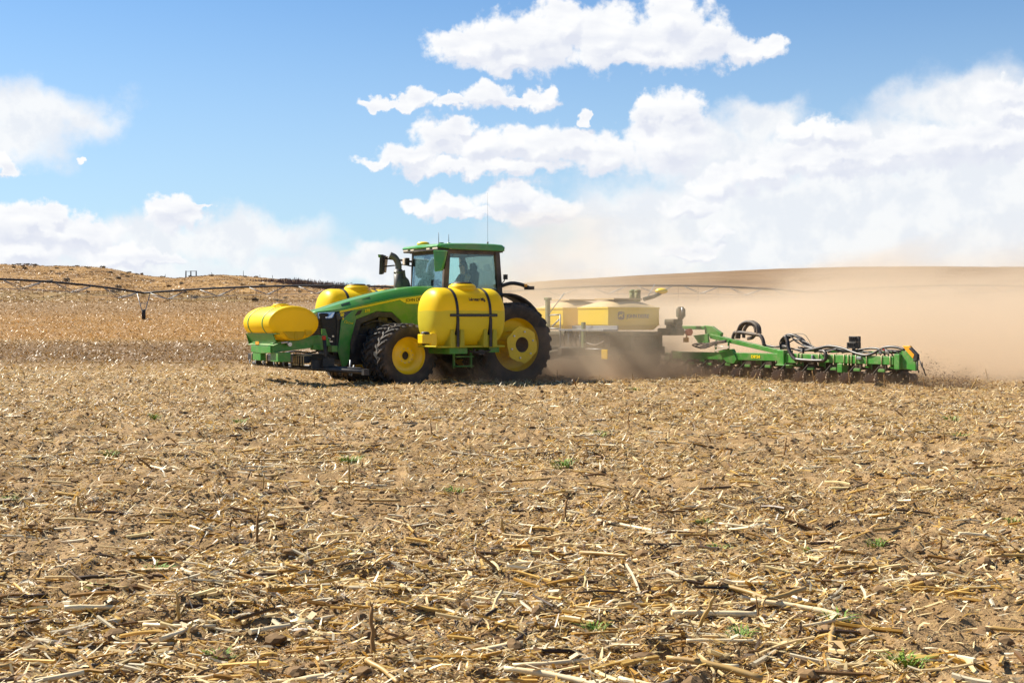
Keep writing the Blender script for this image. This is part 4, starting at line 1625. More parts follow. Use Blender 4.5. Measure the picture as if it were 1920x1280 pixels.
for (x, y, sx, sy) in ((1.84, .78, .05, .26), (1.84, -.78, .05, .26), (1.84, .42, .05, .18), (1.84, -.42, .05, .18)):
    m = MB()
    m.box((x + .015, y, 3.405), (sx, sy, .075))
    m.build('work_light', M_white, roof, bevel=.01)
for (x, y) in ((1.45, .985), (-.05, .94), (-.05, -.94), (1.45, -.985)):
    m = MB()
    s = 1 if y > 0 else -1
    if x > 1:
        m.prism([(1.66, y, 3.44), (1.34, y + .0 * s, 3.455), (1.24, y, 3.385), (1.56, y, 3.375)], (0, .012 * s, 0))
    else:
        m.prism([(.06, y + .045 * s, 3.44), (-.09, y + .0 * s, 3.44), (-.11, y, 3.37), (.04, y + .045 * s, 3.36)], (0, .015 * s, 0))
    m.build('work_light', M_white, roof, bevel=.004)
m = MB()
m.lathe([(.01, 3.615), (.10, 3.612), (.15, 3.59), (.165, 3.56), (.16, 3.53), (.10, 3.50)], (1.62, -.28, .0), 'Z', 24)
m.build('receiver_dome', M_yellow, roof)
m = MB()
m.cyl((1.16, .25, 3.5), (1.16, .25, 3.58), .045, 10)
m.box((1.42, .3, 3.55), (.1, .1, .05))
m.build('antenna_base', M_green, roof)
for (x, y, z0, z1, r) in ((1.50, .32, 3.5, 3.83, .010), (1.16, .25, 3.55, 3.80, .010), (.19, .6, 3.5, 4.9, .0038)):
    m = MB()
    m.tube([(x, y, z0), (x, y, (z0 + z1) / 2), (x + .005, y, z1)], [r, r * .8, r * .5], 5)
    m.build('antenna', M_black, roof)
m = MB()
m.cyl((.19, .6, 3.5), (.19, .6, 3.62), .022, 8)
m.build('antenna_base', M_black, roof)
# mirrors
for s in (1, -1):
    x0 = 1.98 if s > 0 else 2.12
    yy = (1.36 if s > 0 else 1.42) * s
    m = MB()
    q = [(x0 + .15, yy - .13 * s, 3.31), (x0 - .08, yy + .12 * s, 3.30), (x0 - .04, yy + .10 * s, 3.08), (x0 + .02, yy + .06 * s, 2.80), (x0 + .15, yy - .08 * s, 2.78)]
    m.prism(q, (.08, .05 * s, 0))
    mr = m.build('mirror', M_green if s > 0 else M_black, tractor, bevel=.02)
    m = MB()
    m.prism([(x0 + .10, yy - .13 * s, 3.27), (x0 - .10, yy + .09 * s, 3.27), (x0 - .02, yy + .05 * s, 2.84), (x0 + .10, yy - .09 * s, 2.83)], (-.012, -.008 * s, 0))
    m.build('mirror_glass', M_black_gloss, mr)
    m = MB()
    m.tube([(1.62, .9 * s, 3.33 if s > 0 else 3.12), (1.80, 1.1 * s, 3.30 if s > 0 else 3.16), (x0 + .03, yy - .03 * s, 3.22)], .028, 8)
    m.tube([(1.62, .9 * s, 3.0), (1.78, 1.08 * s, 3.05), (x0 + .03, yy - .05 * s, 3.0)], .018, 8)
    m.build('mirror_arm', M_black, mr)
    if s < 0:
        m = MB()
        m.prism([(x0 + .22, yy - .10 * s, 3.31), (x0 + .0, yy + .12 * s, 3.31), (x0 + .0, yy + .12 * s, 3.23), (x0 + .2, yy - .09 * s, 3.23)], (.06, .03 * s, 0))
        m.build('mirror_cap', M_green, mr, bevel=.01)
m = MB()
m.box((1.74, -.98, 3.12), (.12, .16, .20))
lt = m.build('side_light', M_black, tractor, bevel=.02)
m = MB()
m.box((1.81, -.99, 3.12), (.03, .12, .17))
m.build('lens', M_white, lt, bevel=.01)
# exhaust stack
m = MB()
m.tube([(2.12, -.72, 2.1), (2.12, -.72, 2.86)], [.125, .12], 20)
m.tube([(2.12, -.72, 2.80), (2.12, -.72, 2.90)], [.128, .105], 20)
ex = m.build('exhaust_stack', M_exh, tractor)
m = MB()
m.tube(arc_path([(2.12, -.72, 2.85), (2.12, -.72, 3.0), (2.15, -.735, 3.12), (2.22, -.76, 3.22), (2.33, -.80, 3.275)]), .085, 16)
m.build('exhaust_pipe', M_exh, ex)
m = MB()
m.tube(arc_path([(1.98, -.72, 2.88), (1.95, -.72, 2.7), (1.86, -.72, 2.6), (1.8, -.72, 2.42)]), .05, 10)
m.box((1.97, -.72, 2.50), (.16, .2, .30))
m.build('heat_shield', M_exh, ex, bevel=.01)
# rear fenders
for s in (1, -1):
    m = MB()
    ys = (.55 * s, 1.25 * s)
    pts = []
    for i in range(15):
        a = R(68 + i * 8.2)
        pts.append((math.cos(a) * 1.24 - .02, .93 + math.sin(a) * 1.34))
    vs = []
    for x, z in pts:
        vs += [(x, ys[0], z + .02), (x, ys[1], z), (x * .985, ys[1], z - .06), (x * .985, ys[0], z - .04)]
    fs = []
    for i in range(len(pts) - 1):
        for j in range(4):
            fs.append((i * 4 + j, i * 4 + (j + 1) % 4, (i + 1) * 4 + (j + 1) % 4, (i + 1) * 4 + j))
    fs += [(0, 1, 2, 3), tuple(len(vs) - 1 - i for i in range(4))]
    m.add(vs, fs, True)
    fd = m.build('fender', M_black, tractor)
    m = MB()
    m.tube(arc_path([(.05, 1.05 * s, 2.46), (-.2, 1.12 * s, 2.53), (-.45, 1.2 * s, 2.50), (-.64, 1.28 * s, 2.42)]), [.05] * 24 + [.055], 8)
    m.box((-.66, 1.28 * s, 2.41), (.2, .2, .09))
    bar = m.build('light_bar', M_black, fd, bevel=.01)
    m = MB()
    m.box((-.52, 1.33 * s, 2.475), (.09, .012, .07))
    m.build('reflector', M_amber, fd)
    m = MB()
    m.tube([(.02, .98 * s, 2.5), (-.02, 1.06 * s, 2.58), (-.03, 1.08 * s, 2.64)], .015, 6)
    m.box((-.04, 1.1 * s, 2.69), (.07, .12, .13))
    m.build('beacon', M_black, fd, bevel=.02)

# --- cab interior
m = MB()
m.box((.62, .0, 2.12), (.5, .52, .14))
m.box((.62, 0, 1.99), (.3, .3, .2))
seat = m.build('operator_seat', M_seat, tractor, bevel=.05)
m = MB()
m.beam((.36, 0, 2.15), (.26, 0, 2.85), .5, .13, up=(1, 0, 0))
m.beam((.27, 0, 2.82), (.24, 0, 3.02), .28, .10, up=(1, 0, 0))
m.build('seat_back', M_seat, seat, bevel=.05)
m = MB()
m.beam((.35, .0, 2.5), (.35, .0, 2.5001), .1, .1) if False else None
m.tube([(1.42, 0, 2.02), (1.22, 0, 2.42)], [.09, .06], 12)
m.box((1.44, 0, 2.2), (.2, .4, .35))
m.build('steering_column', M_inter, tractor, bevel=.02)
m = MB()
ring = [(1.19 + math.cos(a) * .19 * .35, math.sin(a) * .21, 2.47 + math.cos(a) * .19 * .92) for a in [i / 20 * 6.2832 for i in range(21)]]
ring = [(1.17 + math.cos(a) * .17, math.sin(a) * .20, 2.47 + math.cos(a) * .10) for a in [i / 20 * 6.2832 for i in range(21)]]
m.tube(ring, .017, 8, cap=False)
m.tube([(1.0, 0, 2.37), (1.34, 0, 2.57)], .014, 6)
m.tube([(1.17, -.2, 2.47), (1.17, .2, 2.47)], .014, 6)
m.build('steering_wheel', M_black, tractor)
m = MB()
m.box((.72, -.42, 2.32), (.6, .2, .12))
m.box((1.12, -.56, 2.56), (.05, .26, .17), Matrix.Rotation(.3, 3, 'Z'))
m.tube([(1.0, -.45, 2.35), (1.08, -.5, 2.55)], .02, 6)
m.tube([(.62, -.38, 2.36), (.60, -.38, 2.62)], .02, 6)
m.build('armrest_console', M_inter, tractor, bevel=.03)
m = MB()
m.box((.12, -.30, 2.62), (.12, .40, .62))
m.box((.10, -.30, 3.0), (.10, .24, .2))
m.build('instructor_seat', M_inter, tractor, bevel=.05)
m = MB()
m.box((1.38, .55, 3.25), (.24, .30, .09))
m.box((.45, .66, 3.26), (.7, .20, .05))
m.build('overhead_console', M_inter, tractor, bevel=.03)
m = MB()
m.tube([(1.58, -.55, 3.28), (1.55, -.1, 3.2)], .012, 6)
m.box((1.55, -.2, 3.2), (.05, .26, .09))
m.build('sun_blind', M_inter, tractor)

# --- plastic tanks
def tank(X0, X1, yc, zc, ry, rz, mat, name='saddle_tank', legs=True, logo=False, lid=True):
    L = X1 - X0
    xm = (X0 + X1) / 2
    m = MB()
    prof = []
    N = 10
    e = .34
    for i in range(N + 1):
        a = math.pi / 2 * i / N
        prof.append((max(.001, math.sin(a) ** .72), X0 + e * (1 - math.cos(a) ** .9)))
    # two shallow strap grooves
    for gx in (X0 + L * .28, X0 + L * .72):
        prof += [(1.0, gx - .07), (.985, gx - .05), (.985, gx + .05), (1.0, gx + .07)]
    for i in range(N, -1, -1):
        a = math.pi / 2 * i / N
        prof.append((max(.001, math.sin(a) ** .72), X1 - e * (1 - math.cos(a) ** .9)))
    m.lathe(prof, (0, yc, zc), 'X', 56, cy=ry, cz=rz, sup=2.35)
    body = m.build(name, mat, tractor)
    m = MB()
    if legs:
        for gx in (X0 + L * .28, X0 + L * .72):
            for s in (1, -1):
                for dx in (-.13, .13):
                    m.prism([(gx + dx - .05, yc + s * ry * 1.0, zc - rz * .45), (gx + dx + .05, yc + s * ry * 1.0, zc - rz * .45), (gx + dx + .07, yc + s * ry * 1.0, zc - rz * 1.07), (gx + dx - .07, yc + s * ry * 1.0, zc - rz * 1.07)], (0, -s * ry * .5, 0))
                m.box((gx, yc + s * ry * .8, zc - rz * .85), (.2, ry * .3, rz * .42))
        m.box((xm, yc, zc - rz * 1.04), (L * .86, ry * 1.9, .045))
        m.build('tank_foot', mat, body, bevel=.015)
    if lid:
        m = MB()
        xl = xm - .02
        m.lathe([(.34, zc + rz * .93), (.335, zc + rz * 1.06), (.30, zc + rz * 1.11), (.27, zc + rz * 1.115)], (xl, yc, 0), 'Z', 28)
        m.lathe([(.27, zc + rz * 1.10), (.27, zc + rz * 1.15), (.10, zc + rz * 1.17), (.01, zc + rz * 1.17)], (xl, yc, 0), 'Z', 28)
        ld = m.build('tank_neck', mat, body)
        m = MB()
        m.lathe([(.235, zc + rz * 1.14), (.235, zc + rz * 1.19), (.20, zc + rz * 1.205), (.01, zc + rz * 1.205)], (xl, yc, 0), 'Z', 24)
        m.build('lid', M_black, ld)
    for gx in (X0 + L * .28, X0 + L * .72):
        m = MB()
        ring_o, ring_i = [], []
        n = 40
        pts = []
        for k in range(n + 1):
            a = R(-62) + (R(304)) * k / n
            a += R(0)
            ca, sa = math.cos(a), math.sin(a)
            q = (abs(ca) ** 2.35 + abs(sa) ** 2.35) ** (-1 / 2.35)
            pts.append((yc + ca * q * (ry * .992), zc + sa * q * (rz * .992)))
        vs = []
        for (y, z) in pts:
            d = Vector((0, y - yc, z - zc)).normalized() * .010
            vs += [(gx - .035, y, z), (gx + .035, y, z), (gx + .035, y + d.y, z + d.z), (gx - .035, y + d.y, z + d.z)]
        fs = []
        for i in range(n):
            for j in range(4):
                fs.append((i * 4 + j, i * 4 + (j + 1) % 4, (i + 1) * 4 + (j + 1) % 4, (i + 1) * 4 + j))
        m.add(vs, fs)
        m.box((gx, yc + ry * 1.015, zc - rz * .55), (.07, .02, rz * 1.0))
        m.build('tank_strap', M_black if legs else M_green_frame, body)
    return body


TL = tank(1.0, 3.08, 2.36, 1.66, .60, .69, M_tank)
TR = tank(1.45, 3.62, -2.36, 1.72, .60, .69, M_tank)
m = MB()
m.box((2.06, 2.36 + .618, 1.69), (1.32, .03, .07))
m.build('gauge_slot', M_black_gloss, TL, bevel=.01)
text_obj('tank_lettering', 'Lakestate Mfg.', .105, (2.18, 2.36 + .592, 2.035), (-1, 0, 0), (0, -.30, 1), M_black_gloss, TL, .004, .004, width=.46)
# valve box on the front corner of the near tank
m = MB()
m.box((3.20, 2.62, 1.13), (.26, .24, .22))
m.box((3.02, 2.70, 1.12), (.16, .10, .30))
vb = m.build('valve_box', M_yellow, tractor, bevel=.015)
m = MB()
m.lathe([(.10, 1.24), (.10, 1.28), (.07, 1.30), (.01, 1.305)], (3.20, 2.64, 0), 'Z', 18)
m.build('lid', M_black, vb)
# plumbing under the near tank
m = MB()
m.tube(arc_path([(2.1, 2.5, .93), (2.0, 2.75, .82), (1.8, 2.8, .80), (1.5, 2.75, .84), (1.3, 2.6, .9)]), .03, 8)
m.box((1.75, 2.75, .80), (.15, .12, .12))
m.cyl((1.95, 2.8, .76), (1.95, 2.8, .9), .03, 8)
m.build('tank_plumbing', M_hose, tractor)

# --- front tank and its mount
FT = MB()
prof = []
for i in range(9):
    a = math.pi / 2 * i / 8
    prof.append((max(.001, math.sin(a) ** .42), -1.06 + .16 * (1 - math.cos(a))))
for i in range(8, -1, -1):
    a = math.pi / 2 * i / 8
    prof.append((max(.001, math.sin(a) ** .42), .76 - .10 * (1 - math.cos(a))))
FT.lathe(prof, (5.68, 0, 1.50), 'Y', 64, cy=.64, cz=.41)
fb = FT.build('front_tank', M_tank_front, tractor)
m = MB()
m.lathe([(.20, 1.85), (.20, 1.945), (.17, 1.965), (.01, 1.967)], (5.70, -.05, 0), 'Z', 24)
m.box((5.70, .05, 1.895), (.34, .62, .05))
nk = m.build('tank_neck', M_tank_front, fb, bevel=.01)
m = MB()
m.lathe([(.13, 1.96), (.13, 1.985), (.01, 1.99)], (5.70, -.05, 0), 'Z', 20)
m.build('lid', M_black, nk)
m = MB()
m.prism([(6.0, .73, 1.30), (5.40, .73, 1.30), (5.50, .73, 1.14), (5.68, .73, 1.10), (5.86, .73, 1.14)], (0, .05, 0))
m.prism([(5.44, .76, 1.34), (5.24, .76, 1.32), (5.28, .76, 1.22), (5.42, .76, 1.19)], (0, .03, 0))
m.prism([(5.72, .755, 1.30), (5.66, .755, 1.30), (5.64, .755, 1.1), (5.70, .755, 1.1)], (0, .045, 0))
m.build('end_boss', M_tank_front, fb, bevel=.015)
for gx in (-.62, .28):
    m = MB()
    vs = []
    n = 40
    for k in range(n + 1):
        a = R(-35) + R(250) * k / n
        for (dy, dr) in ((-.022, 0), (.022, 0), (.022, .010), (-.022, .010)):
            vs.append((5.68 + math.cos(a) * (.64 * 1.0 + dr), gx + dy, 1.50 + math.sin(a) * (.41 * 1.0 + dr)))
    fs = [(i * 4 + j, i * 4 + (j + 1) % 4, (i + 1) * 4 + (j + 1) % 4, (i + 1) * 4 + j) for i in range(n) for j in range(4)]
    m.add(vs, fs)
    m.build('tank_strap', M_green_frame, fb)
# saddle under the front tank
m = MB()
m.prism([(6.22, -1.02, 1.245), (6.22, .66, 1.245), (6.12, .66, 1.0), (6.12, -.82, 1.0)], (-.03, 0, 0))
m.prism([(6.12, -.82, 1.0), (6.12, .78, 1.0), (6.24, .80, .965), (6.24, -.84, .965)], (0, 0, .018))
m.prism([(6.22, -1.02, 1.24), (6.16, -1.04, 1.24), (6.1, -1.0, .97), (6.2, -.86, .97)], (-.3, 0, 0))
m.box((6.17, 0, 1.25), (.12, 1.72, .02))
m.build('tank_saddle', M_green_frame, tractor, bevel=.006)
m = MB()
m.prism([(6.24, -.62, .955), (6.24, .58, .955), (6.24, .58, .80), (6.24, .02, .775), (6.24, -.62, .80)], (-.05, 0, 0))
m.build('front_plate', M_green_frame, tractor, bevel=.008)
m = MB()
for s in (1, -1):
    m.prism([(6.2, .62 * s, .99), (5.0, .62 * s, 1.20), (4.78, .62 * s, 1.22), (4.76, .62 * s, .95), (6.2, .62 * s, .80)], (0, -.03 * s, 0))
    m.prism([(6.2, .64 * s, 1.03), (5.0, .64 * s, 1.22), (5.0, .64 * s, 1.18), (6.2, .64 * s, .99)], (0, -.16 * s, 0))
    m.prism([(4.90, .55 * s, 1.36), (4.80, .55 * s, 1.36), (4.66, .55 * s, .95), (4.88, .55 * s, .95)], (0, -.04 * s, 0))
m.box((5.5, 0, 1.02), (1.2, .5, .12))
m.build('mount_frame', M_green_frame, tractor, bevel=.006)
m = MB()
m.box((6.16, -.62 + .32, .70), (.14, .50, .20))
m.build('clamp_block', M_green_frame, tractor, bevel=.01)
m = MB()
m.box((6.0, .62, .70), (.32, .46, .22))
m.build('clamp_block', M_green_frame, tractor, bevel=.01)
for c_, s_ in (((5.05, .60, .92), (.26, .2, .13)), ((4.66, .66, .88), (.16, .22, .15))):
    m = MB()
    m.box(c_, s_)
    m.build('clamp_block', M_green_frame, tractor, bevel=.01)
m = MB()
m.box((6.24, -.02 - .2, 1.02), (.015, .2, .075))
m.build('slow_sign', M_amber, tractor)
m = MB()
m.tube([(6.0, .66, 1.03), (5.85, .7, 1.05), (5.8, .7, .98)], .03, 8)
m.cyl((5.83, .68, 1.0), (5.83, .80, 1.0), .05, 12)
m.build('valve', M_steel, tractor)
# black toolbars across the nose
m = MB()
m.box((5.35, -1.1, .62), (.18, 3.5, .17))
m.box((5.0, -.1, .64), (.9, .5, .2))
m.build('toolbar', M_black, tractor, bevel=.012)
for i, y in enumerate((-2.55, -2.35, -1.85, -1.55, -.95, -.75, .12, .22, .32, .42, .58, .72)):
    m = MB()
    m.tube([(5.45, y, .52), (5.455, y, .715), (5.40, y, .73), (5.25, y, .73)], .011, 6)
    m.tube([(5.45, y, .52), (5.45, y, .48)], .018, 6)
    m.build('clamp_bolt', M_plate, tractor)
m = MB()
m.tube([(5.18, -3.1, .44), (5.05, -1.0, .40), (5.0, 3.05, .40)], .052, 12)
m.tube([(4.82, -2.9, .46), (4.82, -1.0, .42), (4.85, 2.6, .45)], .04, 10)
m.box((5.0, 3.09, .40), (.13, .12, .13))
for y in (-2.6, -1.9, -1.2, -.3, .9):
    m.box((5.18, y, .51), (.3, .08, .2))
m.build('wide_bar', M_black, tractor)
for y in (-2.6, -2.2, -1.7, -1.0, -.4):
    m = MB()
    m.cyl((5.46, y, .52), (5.50, y, .52), .025, 8)
    m.tube([(5.46, y, .52), (5.50, y + .03, .48), (5.48, y + .05, .42)], .014, 6)
    m.build('nozzle_fitting', M_galv, tractor)
m = MB()
m.tube(arc_path([(5.3, -2.6, .75), (5.3, -1.9, .78), (5.2, -1.2, .74), (5.2, -.4, .8), (5.1, .3, .78), (5.0, .7, .85)]), .022, 8)
m.build('hydraulic_hose', M_hose, tractor)
m = MB()
m.tube([(4.98, .86, 1.16), (4.95, .88, .75), (4.95, .9, .60)], .045, 10)
m.box((4.95, .9, .56), (.3, .3, .2))
m.build('lift_strut', M_black, tractor)
m = MB()
m.cyl((4.98, .86, 1.10), (4.98, .86, 1.20), .05, 10)
m.build('strut_cap', M_red, tractor)
m = MB()
m.tube([(4.55, 1.35, .25), (4.5, 1.3, .62)], .02, 6)
m.tube([(4.6, 1.55, .25), (4.5, 1.5, .5)], .02, 6)
m.build('tie_rod', M_galv, tractor)
# drawbar
m = MB()
m.beam((-.5, 0, .55), (-1.7, -.1, .5), .14, .1)
m.box((-.75, 0, .9), (.4, .8, .35))
m.build('drawbar', M_black, tractor, bevel=.01)

# ------------------------------------------------------------------ driver
def skin_body(name, verts, edges, radii, mat, parent, off, root=0, sub=2):
    me = bpy.data.meshes.new(name)
    me.from_pydata(verts, edges, [])
    me.materials.append(mat)
    o = bpy.data.objects.new(name, me)
    col.objects.link(o)
    o.parent = parent
    o.location = off
    sk = o.modifiers.new('skin', 'SKIN')
    sk.use_smooth_shade = True
    if not me.skin_vertices:
        me.skin_vertices.new(name='')
    for i, r in enumerate(radii):
        r = r if isinstance(r, tuple) else (r, r)
        me.skin_vertices[0].data[i].radius = r
        me.skin_vertices[0].data[i].use_root = (i == root)
    s = o.modifiers.new('sub', 'SUBSURF')
    s.levels = sub
    s.render_levels = sub
    return o


def person():
    m4 = Matrix.Translation(T0) @ Matrix.Rotation(YAW, 4, 'Z')
    base = m4 @ Vector((.55, 0, 2.19))
    root = empty('person', base, YAW, label='driver in sunglasses and dark vest sitting at the wheel inside the tractor cab', cat='person')
    off = (-.55, 0, -2.19)
    V = [(.50, 0, 2.30), (.51, 0, 2.48), (.53, 0, 2.66), (.56, 0, 2.79), (.585, 0, 2.87), (.605, 0, 2.95), (.61, 0, 3.03), (.60, 0, 3.075)]
    Rr = [(.15, .12), (.13, .11), (.15, .11), (.07, .07), .055, (.075, .085), (.08, .095), (.055, .07)]
    E = [(i, i + 1) for i in range(7)]

    def addv(p, r, a):
        V.append(p); Rr.append(r); E.append((a, len(V) - 1))
        return len(V) - 1
    for s in (1, -1):
        sh = addv((.53, .17 * s, 2.74), .058, 2)
        el = addv((.66, .26 * s, 2.52), .045, sh)
        wr = addv((.94, .19 * s, 2.50), .029, el)
        pa = addv((1.01, .185 * s, 2.515), (.034, .02), wr)
        for k, (dy, L) in enumerate(((.030, .055), (.011, .065), (-.009, .06), (-.028, .048))):
            a = addv((1.05, (.185 + dy) * s, 2.52), .010, pa)
            b = addv((1.05 + L * .5, (.185 + dy) * s, 2.515 + .006 * k), .009, a)
            addv((1.05 + L * .75, (.185 + dy) * s, 2.485), .008, b)
        a = addv((1.0, (.185 - .04) * s, 2.50), .011, pa)
        addv((1.03, (.185 - .05) * s, 2.475), .009, a)
        hp = addv((.56, .11 * s, 2.27), .085, 0)
        kn = addv((.98, .15 * s, 2.29), .062, hp)
        an = addv((1.12, .14 * s, 1.90), .042, kn)
        addv((1.24, .14 * s, 1.87), .035, an)
    body = skin_body('body', V, E, Rr, M_skin, root, off)
    m = MB()
    # shirt: torso shell and sleeves
    m.lathe([(.135, 2.24), (.155, 2.40), (.165, 2.56), (.17, 2.68), (.12, 2.77), (.07, 2.80)], (.52, 0, 0), 'Z', 20, cy=.80, cz=1.12)
    for s in (1, -1):
        m.tube([(.53, .13 * s, 2.73), (.54, .19 * s, 2.73), (.62, .235 * s, 2.60)], [.075, .075, .062], 12)
    m.build('shirt', M_shirt, body)
    m = MB()
    m.lathe([(.145, 2.26), (.165, 2.40), (.178, 2.56), (.182, 2.66), (.145, 2.755)], (.52, 0, 0), 'Z', 20, cy=.82, cz=1.06)
    m.build('vest', M_vest, body)
    m = MB()
    for s in (1, -1):
        m.tube([(.50, .09 * s, 2.29), (.58, .11 * s, 2.28), (.98, .15 * s, 2.30), (1.12, .14 * s, 1.92)], [.10, .10, .075, .06], 12)
    m.build('trousers', M_jeans, body)
    m = MB()
    m.ellip((.575, 0, 3.045), (.105, .092, .095))
    m.ellip((.515, 0, 2.95), (.065, .085, .13))
    m.ellip((.50, 0, 2.84), (.05, .08, .11))
    m.build('hair', M_hair, body)
    m = MB()
    for s in (1, -1):
        m.ellip((.675, .034 * s, 3.0), (.014, .028, .021), 10, 6)
        m.tube([(.672, .058 * s, 3.005), (.60, .083 * s, 3.005)], .005, 5)
    m.build('sunglasses', M_black_gloss, body)
    m = MB()
    m.prism([(.675, -.012, 2.995), (.675, .012, 2.995), (.702, .013, 2.962), (.702, -.013, 2.962)], (-.02, 0, -.008))
    m.build('nose', M_skin, body, bevel=.004)
    m = MB()
    m.box((.672, 0, 2.925), (.012, .045, .010))
    m.build('mouth', material('lips', (.35, .12, .09), .5), body, bevel=.003)


person()

# ------------------------------------------------------------------ planter (same axes as the tractor, base under its hitch)
PB = Vector((-5.2, -.7, 0))
m4 = Matrix.Translation(T0) @ Matrix.Rotation(YAW, 4, 'Z')
planter = empty('planter', m4 @ PB, YAW, label='wide green row-crop planter with two yellow hoppers, half hidden in dust behind the tractor', cat='planter')
PO = -PB


def pb(m, name, mats, parent=None, **kw):
    if parent is None:
        return m.build(name, mats, planter, off=PO, **kw)
    return m.build(name, mats, parent, **kw)


M_dusty_green = material('dusty_green_paint', (0.12, 0.17, 0.06), 0.8, dirt=DUST, dirt_amt=0.7, dirt_scale=4)
M_unit = material('soil_dusted_black', (0.03, 0.026, 0.022), 0.85, spec=.2, dirt=(0.16, 0.11, 0.07), dirt_amt=0.6, dirt_scale=9)
M_gauge = material('dusty_wheel_rubber', (0.05, 0.04, 0.032), 0.85, dirt=(0.20, 0.14, 0.09), dirt_amt=0.8, dirt_scale=14)
M_frame_dark = material('dusty_dark_frame', (0.06, 0.07, 0.045), 0.7, dirt=DUST, dirt_amt=0.6, dirt_scale=3)
# hoppers
for hi, (ya, yb) in enumerate(((-.42, 1.0), (-2.55, -1.15))):
    x0, x1 = -3.45, -5.24
    m = MB()
    lowz, midz, topz = 1.30, 1.44, 1.88
    loop = lambda x_in, y_in, z: [(x0 - x_in, ya + y_in, z), (x1 + x_in, ya + y_in, z), (x1 + x_in, yb - y_in, z), (x0 - x_in, yb - y_in, z)]
    vs = loop(.12, .10, lowz) + loop(0, 0, midz) + loop(0, 0, topz) + loop(-.015, -.015, topz + .01) + loop(-.015, -.015, topz + .05)
    fs = [(3, 2, 1, 0)] + [(i * 4 + j, i * 4 + (j + 1) % 4, (i + 1) * 4 + (j + 1) % 4, (i + 1) * 4 + j) for i in range(4) for j in range(4)] + [(16, 17, 18, 19)]
    m.add(vs, fs)
    hp = pb(m, 'hopper', M_hopper, bevel=.045, seg=3)
    # domed dusty cover
    m = MB()
    NX, NY = 10, 8
    vs = []
    for i in range(NX + 1):
        for j in range(NY + 1):
            a, b = i / NX, j / NY
            h = (math.sin(math.pi * min(max(a, .0), 1)) ** .55) * (math.sin(math.pi * b) ** .5)
            vs.append((x0 + (x1 - x0) * a, ya + (yb - ya) * b, 1.935 + h * .22))
    fs = [(i * (NY + 1) + j, i * (NY + 1) + j + 1, (i + 1) * (NY + 1) + j + 1, (i + 1) * (NY + 1) + j) for i in range(NX) for j in range(NY)]
    m.add(vs, fs, True)
    m.box(((x0 + x1) / 2, (ya + yb) / 2, 2.165), (1.0, .9, .04))
    pb(m, 'hopper_cover', M_hopper_lid, hp)
    m = MB()
    m.box((x1 + .06 + .0, yb + .006, 1.62), (.03, .012, .40), Matrix.Rotation(.25, 3, 'Y'))
    m.box((x0 - .95, yb + .006, 1.50), (1.45, .012, .02))
    pb(m, 'hopper_line', M_yellow, hp)
    if hi == 0:
        # round-cornered badge with a leaping deer
        m = MB()
        q = []
        for k in range(24):
            a = 2 * math.pi * k / 24
            n_ = (abs(math.cos(a)) ** 4 + abs(math.sin(a)) ** 4) ** (-.25)
            q.append((-3.88 + math.cos(a) * n_ * .115, yb + .012, 1.70 + math.sin(a) * n_ * .115))
        m.prism(q, (0, .006, 0))
        bd = pb(m, 'badge', M_black, hp)
        m = MB()
        D = [(.08, .0), (.03, .035), (-.03, .03), (-.07, .05), (-.06, .02), (-.02, .0), (-.07, -.05), (-.04, -.045), (.01, -.01), (.05, -.02), (.085, -.055)]
        m.prism([(-3.88 + a, yb + .018, 1.70 + b) for a, b in D], (0, .004, 0))
        m.tube([(-3.94, yb + .02, 1.745), (-3.95, yb + .02, 1.785), (-3.92, yb + .02, 1.79)], .006, 5)
        pb(m, 'deer_emblem', M_yellow, bd) if False else m.build('deer_emblem', M_yellow, bd)
        text_obj('hopper_lettering', 'JOHN DEERE', .14, (-4.08, yb + .012, 1.64), (-1, 0, 0), (0, 0, 1), M_black, hp, .006, .005, width=.80)
# frame, platform and front ladder
m = MB()
m.box((-4.3, -.7, 1.20), (2.2, 3.6, .10))
for x in (-3.4, -4.3, -5.3):
    m.box((x, -.7, .95), (.14, 3.4, .45))
for y in (-1.9, -.7, .6):
    m.box((-3.9, y, .72), (3.6, .2, .22))
m.beam((-2.9, -.5, .65), (-1.7, -.1, .5), .26, .22)
m.beam((-2.9, -.9, .65), (-1.7, -.2, .5), .2, .2)
pb(m, 'centre_frame', M_frame_dark, bevel=.015)
m = MB()
m.box((-3.08, .55, 1.30), (.5, 2.1, .05))
m.box((-3.32, .55, 1.36), (.04, 2.1, .12))
pb(m, 'platform', M_galv, bevel=.005)
m = MB()
for (a, b) in (((-2.9, -.5, .75), (-2.9, -.5, 1.73)), ((-2.9, -.5, 1.73), (-2.9, -1.15, 1.71)), ((-2.9, -1.15, 1.71), (-2.9, -1.15, 1.33)), ((-2.9, -.5, 1.33), (-2.9, -1.3, 1.35)),
               ((-2.9, -.5, .8), (-2.9, .7, .8)), ((-2.9, -.1, .8), (-2.9, -.1, 1.3)), ((-2.9, .45, .8), (-2.9, .45, 1.3)), ((-2.9, .7, .79), (-2.9, 1.5, .79)), ((-2.9, -.9, 1.4), (-2.9, -.55, 1.6))):
    m.cyl(a, b, .022, 6)
pb(m, 'handrail', M_galv)
m = MB()
m.box((-2.88, .63, 1.07), (.08, .11, .90))
pb(m, 'jack_stand', M_dusty_green, bevel=.01)
m = MB()
m.box((-2.9, -1.12, 1.72), (.1, .12, .95))
m.box((-2.9, -1.12, 2.18), (.14, .2, .07))
pb(m, 'jack_stand', M_dusty_green, bevel=.01)
m = MB()
m.tube([(-2.9, -1.0, 1.8), (-2.9, -.3, 2.33)], .014, 5)
m.tube([(-5.6, 0, 2.2), (-5.9, 0, 2.62)], .012, 5)
pb(m, 'support_rod', M_galv)
m = MB()
m.cyl((-3.0, .05, 1.0), (-3.3, .05, 1.0), .16, 14)
